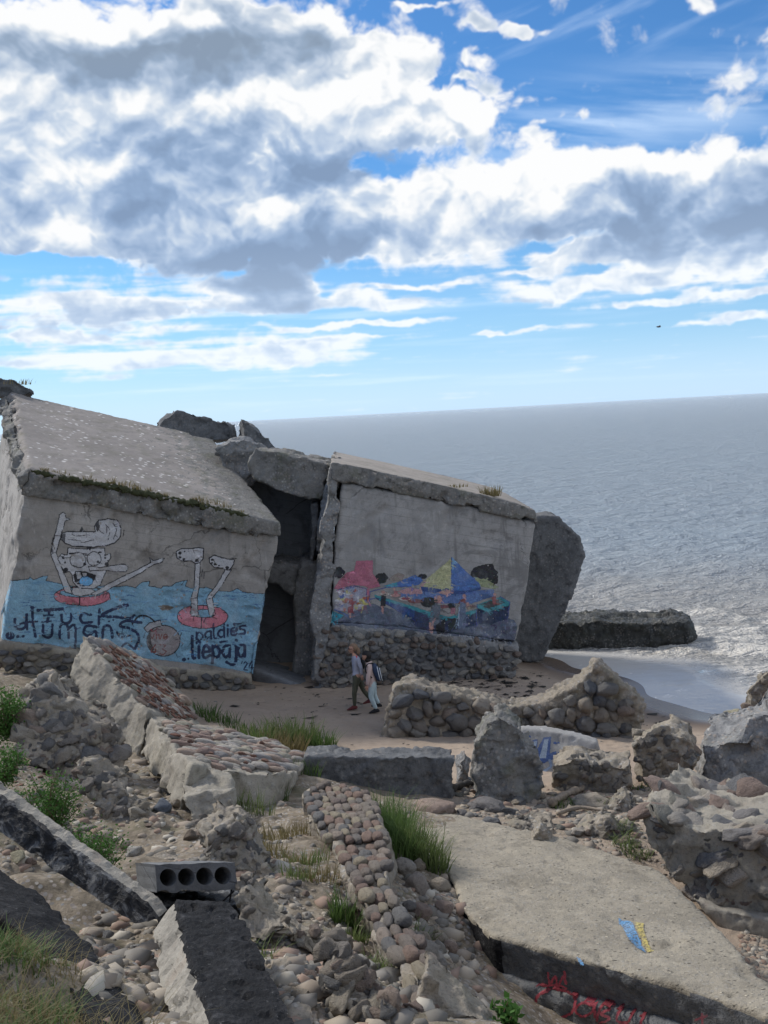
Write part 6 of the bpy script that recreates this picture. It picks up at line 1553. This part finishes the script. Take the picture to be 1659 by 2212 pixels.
for i, (x, y, n, rx, ry, h) in enumerate(_l):
    tuft(x, y, n, rx, ry, h, 'tall green grass beside the cobbled strip, %s' % ordinals(_l, 1)[i], ['lush', 'lush', 'lush', 'grass', 'grass', 'lush'][i], group='tall grass beside the cobbled strip', wid=.007)
_l = [(492, 1745, 90, .3, .2, .42, 'grass'), (545, 1760, 80, .3, .2, .38, 'grass'), (580, 1720, 90, .3, .2, .42, 'lush'), (620, 1690, 80, .25, .2, .42, 'lush'), (668, 1690, 70, .25, .15, .35, 'lush'), (590, 1800, 120, .3, .25, .25, 'dry'), (640, 1790, 120, .3, .25, .22, 'dry'), (610, 1850, 150, .3, .25, .22, 'dry'), (660, 1860, 120, .25, .2, .22, 'grass'), (690, 1910, 130, .22, .2, .2, 'dry'), (640, 1905, 90, .2, .2, .2, 'grass'), (560, 1830, 80, .3, .2, .2, 'dry'), (720, 1820, 60, .15, .1, .25, 'dry')]
for i, (x, y, n, rx, ry, h, m_) in enumerate(_l):
    tuft(x, y, n, rx, ry, h, 'sparse grass left of the cobbled strip, %s' % ordinals(_l, 0)[i], m_, group='sparse grass on the sandy slope', wid=.006)
for i, (x, y, n, rx, ry, h, m_) in enumerate([(742, 1985, 160, .12, .1, .34, 'lush'), (770, 2015, 60, .1, .1, .22, 'grass')]):
    tuft(x, y, n, rx, ry, h, ['bushy weed growing in the cobbled strip', 'thin weed just below the bushy weed in the cobbled strip'][i], m_, wid=.008)
_l = [(830, 2110), (880, 2100), (905, 2010), (800, 2085), (560, 2060)]
for i, (x, y) in enumerate(_l):
    tuft(x, y, 45, .14, .12, .22, 'thin arching grass among the bottom stones, %s' % ordinals(_l, 0)[i], 'grass', .8, group='thin grass among the stones', wid=.005)
_l = [(1335, 1800), (1350, 1830), (1320, 1790), (1372, 1850)]
for i, (x, y) in enumerate(_l):
    tuft(x, y, 60, .2, .15, .28, 'pale grass clump against the conglomerate block, %s' % ordinals(_l, 1)[i], 'grass', .9, group='grass clumps against the conglomerate block', wid=.008)
_l = [(1385, 1705), (1260, 1735), (1215, 1740), (1300, 1738)]
for i, (x, y) in enumerate(_l):
    tuft(x, y, 50, .2, .15, .2, 'low grass tuft behind the large slab, %s' % ordinals(_l, 0)[i], 'grass', .8, group='low grass behind the large slab', wid=.009)
def bank_grass():
    rs = np.random.RandomState(2); Vs = []; Fs = []; k = 0
    for i in range(150):
        x, y = rs.uniform(-60, 330), rs.uniform(1930, 2260)
        if y < 1925 + (x + 20) * .95 or y - 60 < 1890 + x * .95 * 1.02: continue
        p = T(x, y); V, F = blades((p[0], p[1]), rs.randint(12, 48), .16, .14, rs.uniform(.08, .30), 1.1, i + 1, .003); Vs.append(V); Fs.append(F + k); k += len(V)
    me = mesh_np('bank_grass', np.concatenate(Vs), np.concatenate(Fs)); o = link('bank_grass', me, M_['dry']); tag(o, 'dry brown and green grass covering the bottom left bank', None, kind='stuff')
    Vs = []; Fs = []; k = 0
    for i in range(50):
        x, y = rs.uniform(-40, 240), rs.uniform(2000, 2250)
        if y - 80 < 1890 + x * .97: continue
        p = T(x, y); V, F = blades((p[0], p[1]), rs.randint(20, 55), .12, .11, rs.uniform(.08, .22), .8, i + 500, .0045); Vs.append(V); Fs.append(F + k); k += len(V)
    me = mesh_np('bank_grass', np.concatenate(Vs), np.concatenate(Fs)); tag(link('bank_grass', me, M_['lush']), 'green grass covering the bottom left bank', None, kind='stuff')
bank_grass()
def roof_grass():
    rs = np.random.RandomState(8)
    # soil and moss lying along the lower roof edge
    upn = np.cross(LB - LA, LV); upn /= np.linalg.norm(upn); upn = upn if upn[2] > 0 else -upn
    inn = LV / np.linalg.norm(LV)
    e0 = px_poly(LPL, [(66, 1012), (140, 1030), (260, 1052), (420, 1086), (540, 1112)]) + LPL.n * .14
    wd = np.array([.05, .12, .16, .20, .05])
    f = np.concatenate([e0 + upn * .0, (e0 + inn * wd[:, None])[::-1]])
    me = solid(f - upn * .08, f + upn * .02, .035, [('r', .07, .25), ('f', .05, .1)], 6.)
    link('moss', me, M_['darkmoss'], LEFT)
    V = []; F = []; k = 0
    for i in range(34):
        t_ = rs.rand() * 3.6 + .3; a = int(t_); p = e0[a] * (1 - t_ + a) + e0[a + 1] * (t_ - a) + inn * rs.uniform(.05, .3) + upn * .03
        v, q = blades(p, 16, .12, .08, .08 + .16 * rs.rand() ** 2, .6, i + 900, .008); V.append(v); F.append(q + k); k += len(v)
    tag(link('ledge_grass', mesh_np('ledge_grass', np.concatenate(V), np.concatenate(F)), M_['dry'], loc=V[0][0]), 'dry grass growing along the lower edge of the tilted roof', 'grass')
    p = RPL.hit(1062, 1074) + np.array([0, .3, .0]); tuft(0, 0, 140, .28, .25, .35, 'small grass tuft on the roof edge above the market mural', 'dry', z=p, wid=.012)
    p = RPL.hit(990, 1056) + np.array([0, .3, .02]); tuft(0, 0, 60, .3, .2, .12, 'low sprouts on the roof edge left of the grass tuft', 'dry', z=p, wid=.01)
roof_grass()

# ================================================================== loose stones, gravel, drift
def gravel():
    bm = bmesh.new(); bmesh.ops.create_icosphere(bm, subdivisions=1, radius=1); B = np.array([v.co[:] for v in bm.verts]); BF = np.array([[v.index for v in f.verts] for f in bm.faces]); bm.free()
    for (nm, lab, n, seed, mt, regs) in (
        ('gravel', 'small broken stones covering the rubble bank', 6000, 1, 'grav', [(0, 1480, 480, 1900), (380, 1700, 960, 2212), (180, 1960, 900, 2212), (820, 1880, 1000, 2212), (520, 1900, 900, 2212)]),
        ('gravel', 'small broken stones behind the large slab and along the right', 3600, 2, 'grav', [(980, 1690, 1400, 1850), (1600, 2000, 1659, 2212), (1250, 1690, 1450, 1900)]),
        ('rubble', 'broken lumps of concrete and stone covering the rubble bank', 1500, 4, 'grav', [(870, 1900, 1060, 2212), (0, 1640, 330, 1850), (180, 1990, 430, 2212), (0, 1600, 380, 1900), (330, 1690, 620, 1900), (500, 1930, 960, 2212), (180, 1980, 430, 2212), (600, 2050, 960, 2212)]),
        ('rubble', 'broken lumps of masonry behind the large slab', 330, 6, 'grav', [(980, 1690, 1400, 1790), (1230, 1700, 1400, 1860), (1000, 1700, 1250, 1770)]),
        ('pebbles', 'scattered pebbles on the beach sand', 500, 3, 'grav', [(530, 1470, 1560, 1640)])):
        rs = np.random.RandomState(seed); V = []
        for i in range(n):
            r = regs[i % len(regs)]; px, py = rs.uniform(r[0], r[2]), rs.uniform(r[1], r[3]); V.append((px, py))
        P = np.array(V); R = FW + RT * ((P[:, 0] - IW / 2) / FPX)[:, None] - UP * ((P[:, 1] - IH / 2) / FPX)[:, None]
        lo = np.full(n, 4.0); hi = np.full(n, 45.0)                       # first crossing by marching
        d = np.full(n, 4.0); done = np.zeros(n, bool)
        for s_ in np.geomspace(4, 45, 130):
            Q = C0 + R * s_; below = (Q[:, 2] < zt0(Q[:, :2])) & ~done; d[below] = s_; done |= below
        d = d * (1 - .0185 * rs.rand(n)); Q = C0 + R * d[:, None]; Q = Q[done]; d = d[done]; Q[:, 2] = zt(Q[:, :2]) - .008; Q = Q[Q[:, 2] > .12]; m = len(Q)
        sz = (.03 + .085 * rs.rand(m) ** 2.2) if nm == 'rubble' else (.009 + .045 * rs.rand(m) ** 3.5) * (1.0 if nm == 'gravel' else .8)
        ang = rs.rand(m) * 6.28; sc = np.column_stack([sz * rs.uniform(.8, 1.5, m), sz, sz * rs.uniform(.5, .8, m)])
        W = B[None] * (1 + .22 * rs.normal(size=(m, len(B), 1))) * sc[:, None, :]
        W = np.stack([W[..., 0] * np.cos(ang)[:, None] - W[..., 1] * np.sin(ang)[:, None], W[..., 0] * np.sin(ang)[:, None] + W[..., 1] * np.cos(ang)[:, None], W[..., 2]], -1) + Q[:, None, :]
        me = mesh_np(nm, W.reshape(-1, 3), (np.arange(m)[:, None, None] * len(B) + BF[None]).reshape(-1, 3), smooth=False)
        at = me.attributes.new('rnd', 'FLOAT', 'POINT'); at.data.foreach_set('value', np.repeat(rs.rand(m), len(B)).astype(np.float32))
        tag(link(nm, me, M_[mt]), lab, None, kind='stuff')
def gravmat():
    m_, t, b = newmat('gravel'); c = t.ramp(t.attr('rnd', 'Fac'), [(0, (.13, .12, .105)), (.2, (.24, .20, .16)), (.4, (.18, .165, .145)), (.6, (.29, .25, .20)), (.75, (.22, .155, .12)), (.9, (.35, .32, .27))], 'CONSTANT')
    t.l.new(c, b.inputs['Base Color']); b.inputs['Roughness'].default_value = .85; return m_
M_['grav'] = gravmat(); gravel()
def loose(px, py, wpx, label, mat='stone', lst=None, group=None, hw=.75, name='stone', seed=0, lift=.3, rz=None):
    p = T(px, py); d = (p - C0) @ FW; s_ = wpx / 2 * d / FPX; rng = random.Random(seed or int(px * 3 + py)); a = rng.uniform(0, 3.14) if rz is None else rz
    u = np.array([math.cos(a), math.sin(a), rng.uniform(-.2, .2)]); u /= np.linalg.norm(u); v = np.cross([0, 0, 1.0], u); v /= np.linalg.norm(v); n = np.cross(u, v)
    o = put_stone(lst or ROUND, mat, (p[0], p[1], on(p[0], p[1]) + s_ * hw * lift), (u, v, n), (s_ * 1.15, s_ * .95, s_ * hw), None, name, rng)
    return tag(o, label, 'stone', group)
for a in [(782, 2100, 74, 'large smooth grey-tan stone near the bottom centre', 'stone_big', ROUND), (836, 2160, 52, 'dark greenish stone at the bottom centre', 'stone_green', ROUND), (760, 2140, 50, 'reddish stone below the large smooth stone', 'stone_red', ROUND),
          (352, 1760, 60, 'blue-grey angular boulder in the gully', 'stone_blue', BLOCKY), (395, 1745, 36, 'pinkish stone beside the blue-grey boulder', 'stone_pink', BLOCKY), (290, 1835, 36, 'pale rounded stone above the hollow-core slab', 'stone_pale', ROUND),
          (415, 1815, 44, 'dark brown wedge stone left of the conglomerate boulder', 'stone_brown', BLOCKY), (236, 1700, 30, 'smooth grey stone on the rubble ridge', 'stone_grey', ROUND), (40, 1855, 48, 'tan stone caught under the slanting beam', 'stone_tan', BLOCKY),
          (210, 1645, 32, 'upright orange-brown stone set in the rubble mound', 'stone_red', BLOCKY), (720, 1860, 0, '', '', None)]:
    if not a[2]: continue
    k = a[4]
    if k not in M_: M_[k] = stone(k, {'stone_big': [(.33, .31, .27)], 'stone_green': [(.13, .155, .145)], 'stone_red': [(.26, .15, .115)], 'stone_blue': [(.115, .13, .155)], 'stone_pink': [(.27, .20, .19)], 'stone_pale': [(.42, .40, .36)], 'stone_brown': [(.14, .11, .085)], 'stone_grey': [(.20, .205, .21)], 'stone_tan': [(.33, .30, .21)]}[k])
    loose(a[0], a[1], a[2], a[3], k, a[5])
rng = random.Random(12)
_l = [(872, 1885, 50), (905, 1875, 34), (900, 1925, 58), (950, 1930, 46), (885, 1960, 34), (910, 1975, 52), (960, 1975, 44), (935, 1995, 26), (950, 2020, 40), (925, 2075, 60), (955, 2100, 34), (940, 2120, 44), (915, 2030, 36), (885, 1905, 30), (970, 2040, 36), (900, 2045, 30)]
for i, (x, y, w) in enumerate(_l):
    loose(x, y, w, 'tan boulder wedged between cobbled strip and large slab, %s' % ordinals(_l, 1)[i], 'stone', ROUND, 'boulders wedged beside the large slab', .85, lift=.55)
REG = [(20, 1640, 330, 1880, 46, 12, 34), (330, 1720, 600, 1880, 30, 12, 38), (520, 1950, 800, 2212, 40, 14, 48), (190, 2010, 420, 2212, 20, 14, 50), (640, 2060, 960, 2212, 34, 14, 50), (0, 1500, 120, 1660, 16, 12, 28), (540, 1880, 720, 2000, 16, 12, 30)]
for (x0, y0, x1, y1, n, a, b) in REG:
    for k in range(n):
        loose(rng.uniform(x0, x1), rng.uniform(y0, y1), a * (b / a) ** (rng.random() ** 1.7), 'loose field stone lying on the rubble bank', 'stone', rng.choice([BLOCKY, SHARP, SHARP]), 'loose stones on the rubble bank', rng.uniform(.5, .8), seed=rng.randrange(9999))
for k in range(70):
    loose(rng.uniform(990, 1390), rng.uniform(1695, 1850), 12 * 4.0 ** (rng.random() ** 1.5), 'broken stone in the rubble behind the large slab', 'stone', rng.choice([BLOCKY, SHARP]), 'broken stones behind the large slab', rng.uniform(.45, .75), seed=rng.randrange(9999))
for k in range(14):
    loose(rng.uniform(30, 130), rng.uniform(1665, 1740), rng.uniform(10, 22), 'orange brick piece among rubble at the left edge', 'brick', SHARP, 'brick pieces at the left edge', .4, 'brick_piece', seed=rng.randrange(9999))
loose(1582, 1562, 46, 'smooth tan boulder at the water side of the brown rock', 'stone_tan', ROUND, hw=.9, lift=.6)
for (x, y, w, l) in [(935, 1748, 90, 'low reddish-grey rock at the far tip of the large slab'), (1055, 1748, 70, 'low dark rock in front of the upright rock'), (1285, 1735, 80, 'low grey rock below the rubble ledge')]:
    loose(x, y, w, l, 'stone', ROUGHST, hw=.42)

def misc():
    # wedge of brickwork standing behind the slab
    p = T(1172, 1852); R_ = thing('brickwork_wedge', p, 'triangular wedge of old brickwork standing behind the large slab', 'masonry')
    _, _, me = chunk('wedge', None, None, [(1136, 1852), (1150, 1815), (1166, 1790), (1180, 1800), (1212, 1850), (1205, 1862)], base=(1172, 1856), thick=.35, vox=.02, ops=[('l', .02, .05), ('r', .02, .1)], mat='broken_tan', parent=R_, sink=.05)
    # white board
    a = T(1247, 1842); bm = bmesh.new(); bmesh.ops.create_cube(bm, size=1, matrix=Matrix.Translation((a[0], a[1], on(a[0], a[1]) + .05)) @ Matrix.Rotation(rad(-14), 4, 'Z') @ Matrix.Rotation(rad(7), 4, 'Y') @ Matrix.Diagonal((.34, .13, .03, 1)))
    bmesh.ops.bevel(bm, geom=bm.edges[:], offset=.006, segments=1, affect='EDGES'); me = bpy.data.meshes.new('board'); bm.to_mesh(me); bm.free()
    tag(link('board', me, simple('white_board', (.55, .55, .54), .7, .15, 12), loc=a), 'short white board lying behind the large slab', 'board')
    # driftwood
    wood = simple('driftwood', (.22, .18, .14), .9, .35, 14, bs=.6); dkw = simple('charred_driftwood', (.05, .045, .04), .9, .4, 14, bs=.6)
    for (q, r, mt, l) in (([(1190, 1742), (1225, 1722), (1262, 1708)], .07, wood, 'grey driftwood log leaning by the rubble ledge'), ([(975, 1712), (1000, 1702), (1022, 1698)], .07, dkw, 'short dark log beside the straight-edged block'), ([(1205, 1765), (1255, 1752), (1310, 1760)], .03, wood, 'thin bleached stick in the rubble behind the large slab')):
        P = np.array([T(*z) + np.array([0, 0, .06]) for z in q]); v, f = tube(spl(P, 6), np.linspace(r, r * .7, 13) * (1 + .2 * np.sin(np.arange(13) * 1.7)), 10)
        me = mesh_np('log', v, f); rough(me, [('f', .02, .08)]); tag(link('driftwood', me, mt, loc=P[1]), l, 'driftwood')
    # seaweed on the sand
    rs = np.random.RandomState(5); V = []; F = []; k = 0
    for i in range(330):
        c = [(1060, 1480, 60, 8), (1120, 1470, 60, 10), (1000, 1500, 90, 14), (1100, 1505, 60, 8), (1390, 1560, 40, 22), (760, 1560, 200, 50), (650, 1520, 90, 20)][[0, 0, 0, 1, 1, 2, 3, 4, 5, 6][i % 10]]
        px, py = c[0] + rs.normal() * c[2], c[1] + rs.normal() * c[3]
        if py > 1640 or py < 1440: continue
        p = T(px, py); z0 = on(p[0], p[1])
        if z0 < .1: continue
        n = rs.randint(4, 8); s_ = rs.uniform(.03, .16) if i % 3 == 0 else rs.uniform(.015, .05); a = np.sort(rs.rand(n)) * 6.28; rr = s_ * rs.uniform(.4, 1, n)
        v = np.column_stack([p[0] + rr * 1.6 * np.cos(a), p[1] + rr * .8 * np.sin(a), z0 + .012 + rs.rand(n) * .025]); F.append(list(range(k, k + n))); V.append(v); k += n
        V.append(np.array([[p[0], p[1], z0 - .01]])); k += 1
    tag(link('seaweed', mesh_np('seaweed', np.concatenate(V), F), simple('seaweed', (.025, .022, .018), .8, .3, 20)), 'dark seaweed scraps washed up on the beach', None, kind='stuff')
    # gull
    c = PD(1423, 706, 70); v1, f1 = ball((0, 0, 0), (.16, .055, .05), 3); wings = []
    for s_ in (-1, 1):
        P = [np.array([.0, 0, .02]), np.array([.03, s_ * .18, .12]), np.array([-.06, s_ * .42, .08])]; v, f = tube(spl(P, 5), np.linspace(.035, .006, 11), 6); v = v * np.array([1.8, 1, .6]); wings.append((v + c, f))
    R_ = thing('gull', c, 'tiny dark gull flying low over the horizon at the right', 'bird'); gm = simple('gull', (.12, .12, .13), .8, .1, 9)
    mesh_part('body', [(v1 + c, f1)], gm, R_)
    for w_ in wings: mesh_part('wing', [w_], gm, R_)
misc()
